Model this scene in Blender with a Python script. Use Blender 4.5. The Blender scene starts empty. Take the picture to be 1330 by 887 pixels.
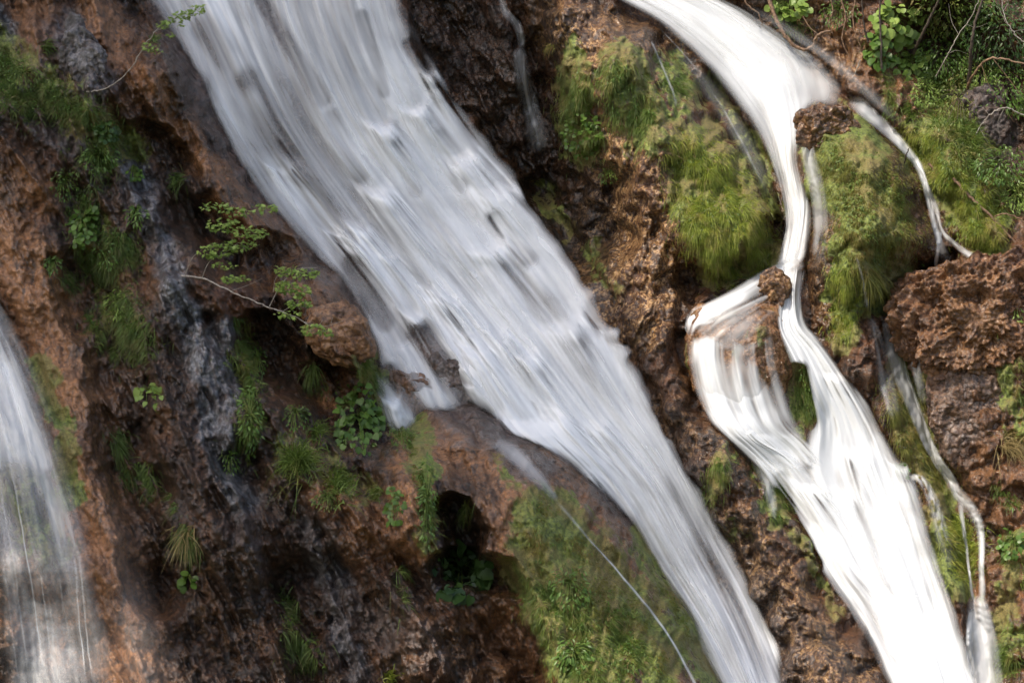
import bpy, math, random
import numpy as np
from mathutils import Vector
sc = bpy.context.scene
R = math.radians
# ------------------------------------------------------------------ camera
D = 30.0                                   # metres from the camera to the cliff face
cam_d = bpy.data.cameras.new('camera'); cam = bpy.data.objects.new('camera', cam_d)
sc.collection.objects.link(cam); sc.camera = cam
cam.location = (0, -D, 0); cam.rotation_euler = (R(90), 0, 0)
cam_d.sensor_width = 36; cam_d.lens = 36*D/13.3; cam_d.clip_start = .1; cam_d.clip_end = 3000
# ------------------------------------------------------------------ light
SUN_EL, SUN_AZ = 52.0, 48.0                # elevation; azimuth to the left of straight behind the camera
sdir = Vector((-math.sin(R(SUN_AZ))*math.cos(R(SUN_EL)), -math.cos(R(SUN_AZ))*math.cos(R(SUN_EL)), math.sin(R(SUN_EL))))
w = bpy.data.worlds.new('World'); sc.world = w; w.use_nodes = True
wn = w.node_tree; bg = wn.nodes['Background']
sky = wn.nodes.new('ShaderNodeTexSky'); sky.sky_type = 'NISHITA'; sky.sun_disc = False
sky.sun_elevation = R(SUN_EL); sky.sun_rotation = math.atan2(sdir.x, sdir.y)
sky.dust_density = 3.5; sky.air_density = 1.0; sky.ozone_density = 1.0
wn.links.new(sky.outputs[0], bg.inputs[0]); bg.inputs[1].default_value = .15
sl = bpy.data.lights.new('sun', 'SUN'); sl.energy = 2.5; sl.angle = R(.6); sl.color = (1, .90, .76)
so = bpy.data.objects.new('sun', sl); sc.collection.objects.link(so)
so.rotation_euler = sdir.to_track_quat('Z', 'Y').to_euler(); so.location = sdir*60
sc.view_settings.view_transform = 'Standard'; sc.view_settings.look = 'None'
sc.view_settings.exposure = 0.72; sc.view_settings.gamma = 1.0
sc.cycles.use_denoising = True; sc.cycles.max_bounces = 6; sc.cycles.transparent_max_bounces = 12
sc.cycles.diffuse_bounces = 3; sc.cycles.glossy_bounces = 2; sc.cycles.transmission_bounces = 3
random.seed(4); rng = np.random.default_rng(7)
# ------------------------------------------------------------------ noise
_ga = rng.random((256, 256))*2*np.pi; _gx, _gy = np.cos(_ga), np.sin(_ga); _rv = rng.random((256, 256, 2))
def gn(x, y, s=0):
    x = np.asarray(x, float)+s*17.3; y = np.asarray(y, float)+s*9.1
    xi = np.floor(x).astype(np.int64); yi = np.floor(y).astype(np.int64); fx = x-xi; fy = y-yi
    a, b = xi & 255, (xi+1) & 255; c, d = yi & 255, (yi+1) & 255
    u = fx*fx*fx*(fx*(fx*6-15)+10); v = fy*fy*fy*(fy*(fy*6-15)+10)
    def g(X, Y, dx, dy): return _gx[Y, X]*dx+_gy[Y, X]*dy
    n0 = g(a, c, fx, fy)*(1-u)+g(b, c, fx-1, fy)*u
    n1 = g(a, d, fx, fy-1)*(1-u)+g(b, d, fx-1, fy-1)*u
    return (n0*(1-v)+n1*v)*1.5
def fbm(x, y, o=4, s=0, g=.5):
    t = 0; a = 1
    for k in range(o): t = t+a*gn(x*2**k, y*2**k, s+k*3); a *= g
    return t
def ridged(x, y, o=3, s=0):
    t = 0; a = 1
    for k in range(o): t = t+a*(1-2*np.abs(gn(x*2**k, y*2**k, s+k*3))); a *= .5
    return t/1.75
def worley(x, y, s=0):
    x = x+s*13.7; y = y+s*5.3
    xi = np.floor(x).astype(np.int64); yi = np.floor(y).astype(np.int64)
    f1 = np.full(x.shape, 9.); f2 = np.full(x.shape, 9.)
    for i in (-1, 0, 1):
        for j in (-1, 0, 1):
            r = _rv[(yi+j) & 255, (xi+i) & 255]
            dd = np.hypot(xi+i+r[..., 0]-x, yi+j+r[..., 1]-y)
            f2 = np.minimum(f2, np.maximum(f1, dd)); f1 = np.minimum(f1, dd)
    return f1, f2
def sst(a, b, x):
    t = np.clip((x-a)/(b-a), 0, 1); return t*t*(3-2*t)
# ------------------------------------------------------------------ plane of the photograph (1 photo px = 1 cm at the cliff face)
def world(px, py, h):                      # h: metres the surface stands out of the cliff plane
    px, py, h = np.broadcast_arrays(np.asarray(px, float), py, h)
    s = (D-h)/D
    return np.stack([(px-665)/100*s, -h+0*px, (443.5-py)/100*s], -1)
def segdist(px, py, pts, closed=False):
    d = np.full(np.shape(px), 1e9); P = list(pts)
    if closed: P = P+[P[0]]
    for (x0, y0), (x1, y1) in zip(P[:-1], P[1:]):
        vx, vy = x1-x0, y1-y0; L = vx*vx+vy*vy+1e-9
        t = np.clip(((px-x0)*vx+(py-y0)*vy)/L, 0, 1)
        d = np.minimum(d, (px-x0-t*vx)**2+(py-y0-t*vy)**2)
    return np.sqrt(d)
def polysd(px, py, P):                     # signed distance, positive inside
    d = segdist(px, py, P, True); ins = np.zeros(np.shape(px), bool)
    for (x0, y0), (x1, y1) in zip(P, P[1:]+P[:1]):
        if y0 == y1: continue
        c = ((y0 > py) != (y1 > py)) & (px < (x1-x0)*(py-y0)/(y1-y0)+x0); ins ^= c
    return np.where(ins, d, -d)
def strokes(px, py, S):                    # [(pts, radius, value)]  soft brush, maximum
    m = np.zeros(np.shape(px))
    for pts, r, v in S:
        xs = [p[0] for p in pts]; ys = [p[1] for p in pts]
        k = (px > min(xs)-r*1.5) & (px < max(xs)+r*1.5) & (py > min(ys)-r*1.5) & (py < max(ys)+r*1.5)
        if not k.any(): continue
        if len(pts) == 1: d = np.hypot(px[k]-pts[0][0], py[k]-pts[0][1])
        else: d = segdist(px[k], py[k], pts)
        m[k] = np.maximum(m[k], v*(1-sst(r*.45, r*1.35, d)))
    return m
# ------------------------------------------------------------------ cliff relief
EDGE = [(150,-60),(205,40),(250,150),(325,275),(405,365),(460,445),(482,500),(498,545),(545,584),(600,586),(650,577),(700,582),(755,622),(810,685),(858,760),(895,825),(930,900),(1000,1100)]
P_LEFT = [(-4500,-3000),(60,-3000)]+EDGE+[(1200,3000),(-4500,3000)]
P_MID = [(480,-3000),(515,-60),(556,60),(592,130),(690,215),(750,300),(800,400),(832,480),(875,570),(930,680),(985,785),(1040,940),(1100,1300),(1190,1300),(1165,900),(1112,800),(1060,720),(1010,635),(960,578),(905,535),(880,450),(905,400),(990,350),(1018,305),(1010,240),(978,175),(920,105),(850,40),(775,-10),(640,-600),(600,-3000)]
P_RIGHT = [(700,-3000),(840,-600),(880,-20),(960,20),(1050,75),(1120,125),(1165,150),(1205,200),(1225,260),(1240,320),(1200,370),(1160,410),(1190,470),(1240,620),(1278,690),(1278,780),(1305,900),(1400,1300),(1900,3000),(6000,3000),(6000,-3000)]
P_BOULD = [(1035,162),(1065,143),(1110,152),(1160,190),(1198,240),(1220,330),(1165,385),(1150,420),(1170,500),(1215,620),(1245,700),(1255,790),(1262,900),(1240,800),(1215,720),(1192,660),(1165,585),(1105,505),(1052,430),(1048,350),(1062,280),(1052,215)]
def base(px, py):
    b = .42*(py-443)/100
    b = b+.30*np.sin(px/210+1.1)*np.exp(-((py-300)/900.)**2)-.0006*np.clip(px-900, 0, 600)
    b = b+.18*np.sin(py/95.+px/300.)
    # ledge the right cascade lands on, and the lip of the main fall
    b = b+.35*sst(330, 420, py)*np.exp(-((px-960)/110.)**2)*(1-.6*sst(440, 640, py))
    return b
def ridge(px, py, pts, r, h, p=1.0):
    k = segdist(px, py, pts)/r
    return h*np.clip(1-k*k, 0, 1)**p
def cliff_h(px, py):
    wx = 11*fbm(px/70, py/70, 3, 1)+4*gn(px/16, py/16, 2); wy = 11*fbm(px/70, py/70, 3, 5)+4*gn(px/16, py/16, 6)
    qx, qy = px+wx, py+wy
    b = base(px, py); H = b.copy()
    dl = polysd(px+wx*.55, py+wy*.55, P_LEFT); dm = polysd(qx, qy, P_MID); dr = polysd(qx, qy, P_RIGHT); db = polysd(px+wx*.5, py+wy*.5, P_BOULD)
    H -= .20
    H += np.where(dl > 0, .25+1.25*(1-np.exp(-np.clip(dl, 0, None)/85)), .35*np.exp(np.minimum(dl, 0)/18)-.05)
    H += np.where(dm > 0, .10+.75*(1-np.exp(-np.clip(dm, 0, None)/45)), 0)
    H += np.where(dr > 0, .08+.60*(1-np.exp(-np.clip(dr, 0, None)/60)), 0)
    H += np.where(db > 0, .10+.75*(1-np.exp(-np.clip(db, 0, None)/34)), 0)
    # left cliff: ridges, gullies, the overhanging nose, the cave
    H += ridge(qx, qy, [(60,-80),(110,60),(190,250),(255,400),(290,560),(320,700)], 75, .45)
    H -= ridge(qx, qy, [(190,190),(225,240),(300,330),(350,340)], 42, .75)
    H += ridge(qx, qy, [(215,90),(300,262),(360,330),(430,410),(455,445)], 42, .55, .7)
    H += ridge(qx, qy, [(395,375),(450,440)], 40, .35, .6)
    H -= ridge(qx, qy, [(335,440),(385,488),(440,500)], 38, .85, .8)
    H -= ridge(qx, qy, [(100,360),(140,440),(165,560),(190,700),(210,760)], 45, .6)
    H += ridge(qx, qy, [(-40,200),(30,330),(85,450),(120,600),(150,760),(200,950)], 70, .35)
    H += ridge(qx, qy, [(340,560),(420,640),(520,720),(560,860)], 60, .35)
    H -= ridge(qx, qy, [(330,600),(370,720),(400,880)], 38, .55)
    H += ridge(qx, qy, [(505,600),(530,690),(570,740)], 30, .35)
    H -= ridge(px+wx*.9, py+wy*.9, [(590,660),(606,695),(600,735)], 26, 1.1, .8)
    H -= ridge(px+wx*.9, py+wy*.9, [(580,735),(665,748)], 24, .8, .8)
    H += ridge(px+wx*.3, py+wy*.3, [(600,640),(665,675),(735,750),(795,850),(830,940)], 118, 1.25, .8)
    H -= ridge(qx, qy, [(640,760),(680,840),(700,930)], 40, .5)
    H -= ridge(px+wx*.3, py+wy*.3, [(655,585),(725,650),(800,742),(860,815),(905,890)], 17, .10)
    # recess between the two falls
    H -= ridge(qx, qy, [(600,-120),(625,60),(700,190),(745,290)], 90, 1.5)
    H -= ridge(qx, qy, [(690,-60),(700,60),(715,190)], 34, .6)
    H += ridge(qx, qy, [(755,30),(790,60)], 55, .3)
    H += ridge(qx, qy, [(820,100),(885,200),(935,290)], 70, .75)
    H -= ridge(qx, qy, [(700,245),(775,205),(800,240)], 26, .4)
    H += ridge(qx, qy, [(845,170),(850,240)], 28, .28)
    H -= ridge(qx, qy, [(900,370),(970,345),(995,300)], 26, .5)
    H += ridge(qx, qy, [(880,560),(930,575),(975,640),(1060,780)], 40, .22)
    H -= ridge(qx, qy, [(1010,690),(1095,830)], 24, .25)
    H -= ridge(qx, qy, [(930,110),(985,190),(1010,240),(1012,300)], 24, .45)
    # mossy boulder right of the cascade and the slope behind
    H += ridge(qx, qy, [(1085,195),(1115,255),(1120,320)], 75, .75)
    H -= ridge(qx, qy, [(1150,395),(1200,380),(1230,345)], 26, .55)
    H -= ridge(qx, qy, [(1220,60),(1290,130),(1330,260)], 75, .9)
    H += ridge(qx, qy, [(1240,180),(1290,280)], 40, .4)
    H -= ridge(qx, qy, [(1150,330),(1190,360)], 28, .4)
    # rocks that stand in the main fall
    H += ridge(qx, qy, [(545,425),(590,495),(640,560)], 22, .20)+ridge(qx, qy, [(505,480),(560,545),(600,580)], 17, .18)
    H += 0
    # texture
    inch = 1-np.clip(sst(-14, 10, dl)+sst(-14, 10, dm)+sst(-14, 10, dr)+sst(-14, 10, db), 0, 1)
    am = 1-.86*inch
    smooth = strokes(qx, qy, [([(-40,250),(40,340),(100,520),(150,760),(200,900)], 60, .75), ([(560,600),(700,680),(830,840),(870,900)], 85, .6), ([(300,270),(460,440)], 28, .5)])
    am = am*(1-.6*smooth)
    th = R(28); a = -px*math.sin(th)*-1*0+(-px*math.sin(-th)+py*math.cos(th)); bb = px*math.cos(th)-py*math.sin(th)
    right = sst(640, 900, px)
    drip = ridged(bb/38, a/170, 3, 11)*(1-right)+ridged(px/34, py/120, 3, 12)*right
    lf = 1-right; pat = sst(-.15, .35, fbm(px/110, py/150, 3, 33)); rough = .24*fbm(px/150, py/150, 3, 21)+(.15+.12*lf)*drip*(1-.3*right)
    f1, f2 = worley(qx/46, qy/(46+40*(1-right)), 3); rough += (.16*(.5-f1)+.16*np.minimum(f2-f1, .3))*(.5+.7*right)
    f1, f2 = worley((px+wx*.6)/19, (py+wy*.6)/(19+12*(1-right)), 4); rough += .105*(.5-f1)*(.35+.65*pat)
    f1, f2 = worley((px+wy*.3)/8, (py+wx*.3)/8.5, 5); rough += .045*(.5-f1)*(.25+.75*pat)*(.5+.8*sst(-.2, .3, gn(px/50, py/50, 31)))
    f1, f2 = worley((px+wx*2.2)/130, (py+wy*2.2)/(120+90*lf), 14); rough -= .07*(1-sst(0, .10, f2-f1))*sst(-.1, .3, fbm(px/170, py/170, 2, 16)); rough += .16*gn(np.floor(f1*0)+px/97, py/61, 15)
    rough += .045*fbm(px/9, py/11, 3, 41); rough = rough*(1+.35*lf)
    st = fbm(px/90, py/90, 2, 51)*1.2+(py+.3*px)/58.
    rough += .10*(sst(.0, .35, st-np.floor(st))-(st-np.floor(st)))
    return H+rough*am
def axis(a, b, lo, hi, step):
    m = list(np.arange(a, b, step)); s = step; x = a; L = []
    while x > lo: s *= 1.12; x -= s; L.append(x)
    s = step; x = m[-1]; U = []
    while x < hi: s *= 1.12; x += s; U.append(x)
    return np.array(L[::-1]+m+U)
GX = axis(-40, 1370, -3000, 4300, 1.6); GY = axis(-40, 930, -1500, 1980, 1.6)
PX, PY = np.meshgrid(GX, GY); HH = cliff_h(PX, PY)
def samp(A, px, py):
    i = np.clip(np.searchsorted(GX, px)-1, 0, len(GX)-2); j = np.clip(np.searchsorted(GY, py)-1, 0, len(GY)-2)
    u = np.clip((px-GX[i])/(GX[i+1]-GX[i]), 0, 1); v = np.clip((py-GY[j])/(GY[j+1]-GY[j]), 0, 1)
    return (A[j, i]*(1-u)+A[j, i+1]*u)*(1-v)+(A[j+1, i]*(1-u)+A[j+1, i+1]*u)*v
def surf(px, py): return samp(HH, np.asarray(px, float), np.asarray(py, float))
def surf_s(px, py, r=8):                   # smoothed
    px = np.asarray(px, float); py = np.asarray(py, float); t = 0
    for dx in (-1, 0, 1):
        for dy in (-1, -.4, .4, 1): t = t+surf(px+dx*r, py+dy*r)
    return t/12
def nrm(px, py, e=5):
    hx = (surf(px+e, py)-surf(px-e, py))/(2*e/100); hy = (surf(px, py-e)-surf(px, py+e))/(2*e/100)
    n = np.stack([-hx, -np.ones_like(hx), -hy], -1); return n/np.linalg.norm(n, axis=-1, keepdims=True)
# ------------------------------------------------------------------ mesh helpers
def link(o): sc.collection.objects.link(o); return o
def mk(name, V, F, mat, parent=None, smooth=True, attrs=None):
    V = np.asarray(V, np.float32).reshape(-1, 3); F = np.asarray(F, np.int32)
    me = bpy.data.meshes.new(name); k = F.shape[1]; n = len(F)
    me.vertices.add(len(V)); me.vertices.foreach_set('co', V.ravel())
    me.loops.add(n*k); me.loops.foreach_set('vertex_index', F.ravel())
    me.polygons.add(n); me.polygons.foreach_set('loop_start', np.arange(n, dtype=np.int32)*k)
    try: me.polygons.foreach_set('loop_total', np.full(n, k, np.int32))
    except Exception: pass
    me.polygons.foreach_set('use_smooth', np.full(n, smooth)); me.update(calc_edges=True); me.validate()
    for nm, (ty, arr) in (attrs or {}).items():
        at = me.attributes.new(nm, ty, 'POINT')
        at.data.foreach_set({'FLOAT': 'value', 'FLOAT_VECTOR': 'vector', 'FLOAT_COLOR': 'color'}[ty], np.asarray(arr, np.float32).ravel())
    me.materials.append(mat); o = link(bpy.data.objects.new(name, me))
    if parent: o.parent = parent
    return o
def gridf(nr, nc, off=0):
    i = np.arange(nr-1)[:, None]*nc+np.arange(nc-1)[None]; i = i.ravel()+off
    return np.stack([i, i+nc, i+nc+1, i+1], -1)
def tag(o, label=None, cat=None, group=None, kind=None):
    if label: o['label'] = label
    if cat: o['category'] = cat
    if group: o['group'] = group
    if kind: o['kind'] = kind
    return o
def empty(name, loc):
    o = bpy.data.objects.new(name, None); o.empty_display_size = .1; o.location = loc; return link(o)
# ------------------------------------------------------------------ materials
class NT:
    def __init__(s, name):
        s.m = bpy.data.materials.new(name); s.m.use_nodes = True; s.t = s.m.node_tree; s.t.nodes.clear()
        s.out = s.n('ShaderNodeOutputMaterial')
    def n(s, ty, **k):
        x = s.t.nodes.new(ty)
        for a, b in k.items(): setattr(x, a, b)
        return x
    def l(s, a, b): s.t.links.new(a, b)
    def setv(s, sock, v):
        if hasattr(v, 'is_linked') or hasattr(v, 'links'): s.l(v, sock)
        else: sock.default_value = v
    def math(s, op, a, b=0., c=0., clamp=False):
        x = s.n('ShaderNodeMath', operation=op, use_clamp=clamp)
        for i, v in enumerate((a, b, c)): s.setv(x.inputs[i], v)
        return x.outputs[0]
    def mix(s, f, a, b):
        x = s.n('ShaderNodeMix', data_type='RGBA'); s.setv(x.inputs[0], f)
        for i, v in ((6, a), (7, b)):
            s.setv(x.inputs[i], (*v, 1) if isinstance(v, tuple) and len(v) == 3 else v)
        return x.outputs[2]
    def noise(s, vec, scale, detail=4, rough=.55, dist=0., sc3=None, rot=None):
        if sc3 or rot:
            mp = s.n('ShaderNodeMapping'); s.l(vec, mp.inputs[0])
            if sc3: mp.inputs[3].default_value = sc3
            if rot: mp.inputs[2].default_value = rot
            vec = mp.outputs[0]
        x = s.n('ShaderNodeTexNoise'); s.l(vec, x.inputs['Vector']); x.inputs['Scale'].default_value = scale
        x.inputs['Detail'].default_value = detail; x.inputs['Roughness'].default_value = rough; x.inputs['Distortion'].default_value = dist
        return x.outputs[0]
    def rng(s, v, a, b, c=0., d=1., smooth=True):
        x = s.n('ShaderNodeMapRange'); x.interpolation_type = 'SMOOTHSTEP' if smooth else 'LINEAR'
        for i, q in enumerate((v, a, b, c, d)): s.setv(x.inputs[i], q)
        return x.outputs[0]
    def attr(s, name, o='Fac'): return s.n('ShaderNodeAttribute', attribute_name=name).outputs[o]
def rock_mat():
    T = NT('wet_rock'); co = T.n('ShaderNodeNewGeometry').outputs['Position']
    A = T.n('ShaderNodeSeparateColor'); T.l(T.attr('zone_a', 'Color'), A.inputs[0])
    B = T.n('ShaderNodeSeparateColor'); T.l(T.attr('zone_b', 'Color'), B.inputs[0])
    orange, moss, grey = A.outputs; dark, gold, wet = B.outputs
    rt = (0, R(-25), 0)
    n1 = T.noise(co, 1.3, 6, .62); n2 = T.noise(co, 6.5, 6, .65, .4); n3 = T.noise(co, 22, 5, .65); n4 = T.noise(co, 60, 4, .6)
    nd = T.noise(co, 3.2, 6, .62, .6, sc3=(2.2, 2.2, .55), rot=rt)
    v = T.math('ADD', T.math('ADD', T.math('MULTIPLY', n2, .38), T.math('MULTIPLY', n3, .40)), T.math('MULTIPLY', n4, .22))
    c = T.mix(T.rng(v, .38, .62), (.015, .008, .004), (.19, .090, .038))
    c = T.mix(T.rng(n1, .45, .62), c, T.mix(T.rng(v, .38, .62), (.03, .014, .007), (.17, .070, .030)))
    co_ = T.mix(T.rng(v, .38, .62), (.12, .052, .020), (.44, .215, .095))
    co_ = T.mix(T.rng(nd, .5, .66), co_, (.085, .052, .034))
    c = T.mix(T.math('MULTIPLY', orange, T.rng(n1, .25, .55, .55, 1.)), c, co_)
    gd = T.math('MULTIPLY', gold, T.rng(T.math('ADD', T.math('MULTIPLY', n3, .6), T.math('MULTIPLY', n2, .4)), .49, .58))
    c = T.mix(gd, c, T.mix(T.rng(n4, .35, .6), (.26, .14, .055), (.60, .38, .18)))
    cg = T.mix(T.rng(nd, .38, .64), (.03, .031, .034), T.mix(T.rng(n3, .35, .65), (.13, .132, .138), (.30, .30, .31)))
    c = T.mix(T.math('MULTIPLY', grey, T.rng(n2, .34, .50, .25, 1.)), c, cg)
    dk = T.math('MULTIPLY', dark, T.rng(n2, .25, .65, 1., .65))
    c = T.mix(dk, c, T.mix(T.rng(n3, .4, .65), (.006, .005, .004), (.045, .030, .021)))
    # algae and moss film
    cm = T.mix(T.rng(n3, .35, .65), (.05, .072, .012), (.20, .24, .04))
    cm = T.mix(T.rng(n1, .42, .6), cm, T.mix(T.rng(n4, .35, .65), (.10, .08, .022), (.26, .21, .055)))
    mf = T.rng(T.math('ADD', moss, T.math('MULTIPLY', T.math('SUBTRACT', nd, .5), 1.6)), .36, .66)
    mf = T.math('MULTIPLY', mf, T.rng(moss, .03, .2)); c = T.mix(mf, c, cm)
    p = T.n('ShaderNodeBsdfPrincipled'); T.l(c, p.inputs['Base Color'])
    rg = T.rng(T.math('MULTIPLY', wet, T.rng(n2, .4, .6, .5, 1.2)), 0, 1, .46, .13); rg = T.math('MAXIMUM', rg, T.math('MULTIPLY', mf, .7)); T.l(rg, p.inputs['Roughness'])
    p.inputs['Specular IOR Level'].default_value = .7
    bn = T.math('ADD', T.math('MULTIPLY', n3, .6), T.math('MULTIPLY', n4, .4))
    b1 = T.n('ShaderNodeBump'); b1.inputs['Strength'].default_value = .9; b1.inputs['Distance'].default_value = .035; T.l(bn, b1.inputs['Height'])
    T.l(T.rng(n1, .40, .58, .25, .95), b1.inputs['Strength'])
    b2 = T.n('ShaderNodeBump'); b2.inputs['Strength'].default_value = .8; b2.inputs['Distance'].default_value = .07; T.l(n2, b2.inputs['Height']); T.l(b1.outputs[0], b2.inputs['Normal'])
    T.l(b2.outputs[0], p.inputs['Normal']); T.l(p.outputs[0], T.out.inputs[0]); return T.m
def leaf_mat(name, c1, c2, c3=None, trans=.3, rough=.5):
    T = NT(name); g = T.n('ShaderNodeNewGeometry'); r = g.outputs['Random Per Island']
    c = T.mix(T.rng(r, 0, 1, smooth=False), c1, c2)
    if c3:
        c = T.mix(T.rng(T.noise(g.outputs['Position'], 2.6, 5, .65), .46, .60), c, T.mix(r, c3, c2))
        c = T.mix(T.rng(T.noise(g.outputs['Position'], 9, 3, .6), .42, .62, .0, .6), c, tuple(q*.55 for q in c1))
    p = T.n('ShaderNodeBsdfPrincipled'); T.l(c, p.inputs['Base Color']); p.inputs['Roughness'].default_value = rough
    p.inputs['Specular IOR Level'].default_value = .35
    tr = T.n('ShaderNodeBsdfTranslucent'); T.l(T.mix(.3, c, (.25, .32, .04)), tr.inputs[0])
    mx = T.n('ShaderNodeMixShader'); mx.inputs[0].default_value = trans
    T.l(p.outputs[0], mx.inputs[1]); T.l(tr.outputs[0], mx.inputs[2]); T.l(mx.outputs[0], T.out.inputs[0]); return T.m
def bark_mat(name, c1, c2):
    T = NT(name); co = T.n('ShaderNodeNewGeometry').outputs['Position']; n = T.noise(co, 30, 5, .6)
    p = T.n('ShaderNodeBsdfPrincipled'); T.l(T.mix(T.rng(n, .35, .65), c1, c2), p.inputs['Base Color']); p.inputs['Roughness'].default_value = .7
    b = T.n('ShaderNodeBump'); b.inputs['Strength'].default_value = .5; b.inputs['Distance'].default_value = .01; T.l(n, b.inputs['Height'])
    T.l(b.outputs[0], p.inputs['Normal']); T.l(p.outputs[0], T.out.inputs[0]); return T.m
def water_mat():
    T = NT('falling_water'); fl = T.attr('flow', 'Vector'); d = T.attr('foam')
    wob = T.noise(fl, 1.0, 3, .5, sc3=(1.2, .35, 1)); cb = T.n('ShaderNodeCombineXYZ')
    sx = T.n('ShaderNodeSeparateXYZ'); T.l(fl, sx.inputs[0])
    T.l(T.math('ADD', sx.outputs[0], T.math('MULTIPLY', T.math('SUBTRACT', wob, .5), .28)), cb.inputs[0]); T.l(sx.outputs[1], cb.inputs[1]); T.l(sx.outputs[2], cb.inputs[2])
    v = cb.outputs[0]
    n1 = T.noise(v, 1, 3, .5, sc3=(3.0, .13, 1)); n2 = T.noise(v, 1, 3, .55, sc3=(9, .22, 1)); n3 = T.noise(v, 1, 3, .6, sc3=(32, .45, 1))
    s = T.math('ADD', T.math('ADD', T.math('MULTIPLY', n1, .50), T.math('MULTIPLY', n2, .36)), T.math('MULTIPLY', n3, .14))
    s = T.rng(s, .35, .65, 0, 1, smooth=False)                  # 0..1 streaks of foam
    k = T.math('MULTIPLY', T.math('ADD', T.math('MULTIPLY', d, T.math('SUBTRACT', 1.1, d)), .02), T.math('MULTIPLY', T.attr('streak'), .7))
    al = T.math('ADD', d, T.math('MULTIPLY', T.math('SUBTRACT', s, .5), k))
    al = T.math('MULTIPLY', al, T.rng(d, .0, .12)); al = T.rng(al, 0.0, 1.0, 0, .985, smooth=False)
    di = T.n('ShaderNodeBsdfDiffuse'); di.inputs[0].default_value = (.84, .86, .872, 1)
    tl = T.n('ShaderNodeBsdfTranslucent'); tl.inputs[0].default_value = (.86, .88, .90, 1)
    gl = T.n('ShaderNodeBsdfGlossy'); gl.inputs[0].default_value = (.9, .9, .9, 1); gl.inputs[1].default_value = .35
    m1 = T.n('ShaderNodeMixShader'); m1.inputs[0].default_value = .22; T.l(di.outputs[0], m1.inputs[1]); T.l(tl.outputs[0], m1.inputs[2])
    m2 = T.n('ShaderNodeMixShader'); m2.inputs[0].default_value = .05; T.l(m1.outputs[0], m2.inputs[1]); T.l(gl.outputs[0], m2.inputs[2])
    b = T.n('ShaderNodeBump'); b.inputs['Strength'].default_value = .16; b.inputs['Distance'].default_value = .05; T.l(s, b.inputs['Height'])
    for q in (di, tl, gl): T.l(b.outputs[0], q.inputs['Normal'])
    tp = T.n('ShaderNodeBsdfTransparent'); m3 = T.n('ShaderNodeMixShader'); T.l(al, m3.inputs[0]); T.l(tp.outputs[0], m3.inputs[1]); T.l(m2.outputs[0], m3.inputs[2])
    T.l(m3.outputs[0], T.out.inputs[0]); return T.m
M_ROCK = rock_mat(); M_WATER = water_mat()
M_GRASS = leaf_mat('grass_blades', (.07, .12, .02), (.19, .27, .05), (.22, .17, .055))
M_LIME = leaf_mat('bright_grass_blades', (.17, .23, .025), (.38, .43, .06), (.30, .23, .07))
M_OLIVE = leaf_mat('olive_grass_blades', (.13, .13, .025), (.28, .28, .055), (.28, .18, .06))
M_DGRASS = leaf_mat('shaded_grass_blades', (.07, .12, .025), (.18, .26, .06), (.17, .13, .055))
M_STRAW = leaf_mat('dry_grass_blades', (.24, .17, .07), (.36, .28, .12))
M_LEAF = leaf_mat('broad_leaves', (.06, .12, .02), (.14, .24, .045), rough=.35)
M_YLEAF = leaf_mat('young_leaves', (.17, .27, .05), (.32, .42, .10), rough=.4)
M_DLEAF = leaf_mat('dark_leaves', (.025, .06, .015), (.09, .16, .04), rough=.35)
M_BARK = bark_mat('pale_bark', (.20, .17, .14), (.42, .38, .33)); M_BROWN = bark_mat('brown_bark', (.10, .06, .035), (.28, .17, .10)); M_DBARK = bark_mat('dark_bark', (.035, .025, .02), (.10, .075, .055))
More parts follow.
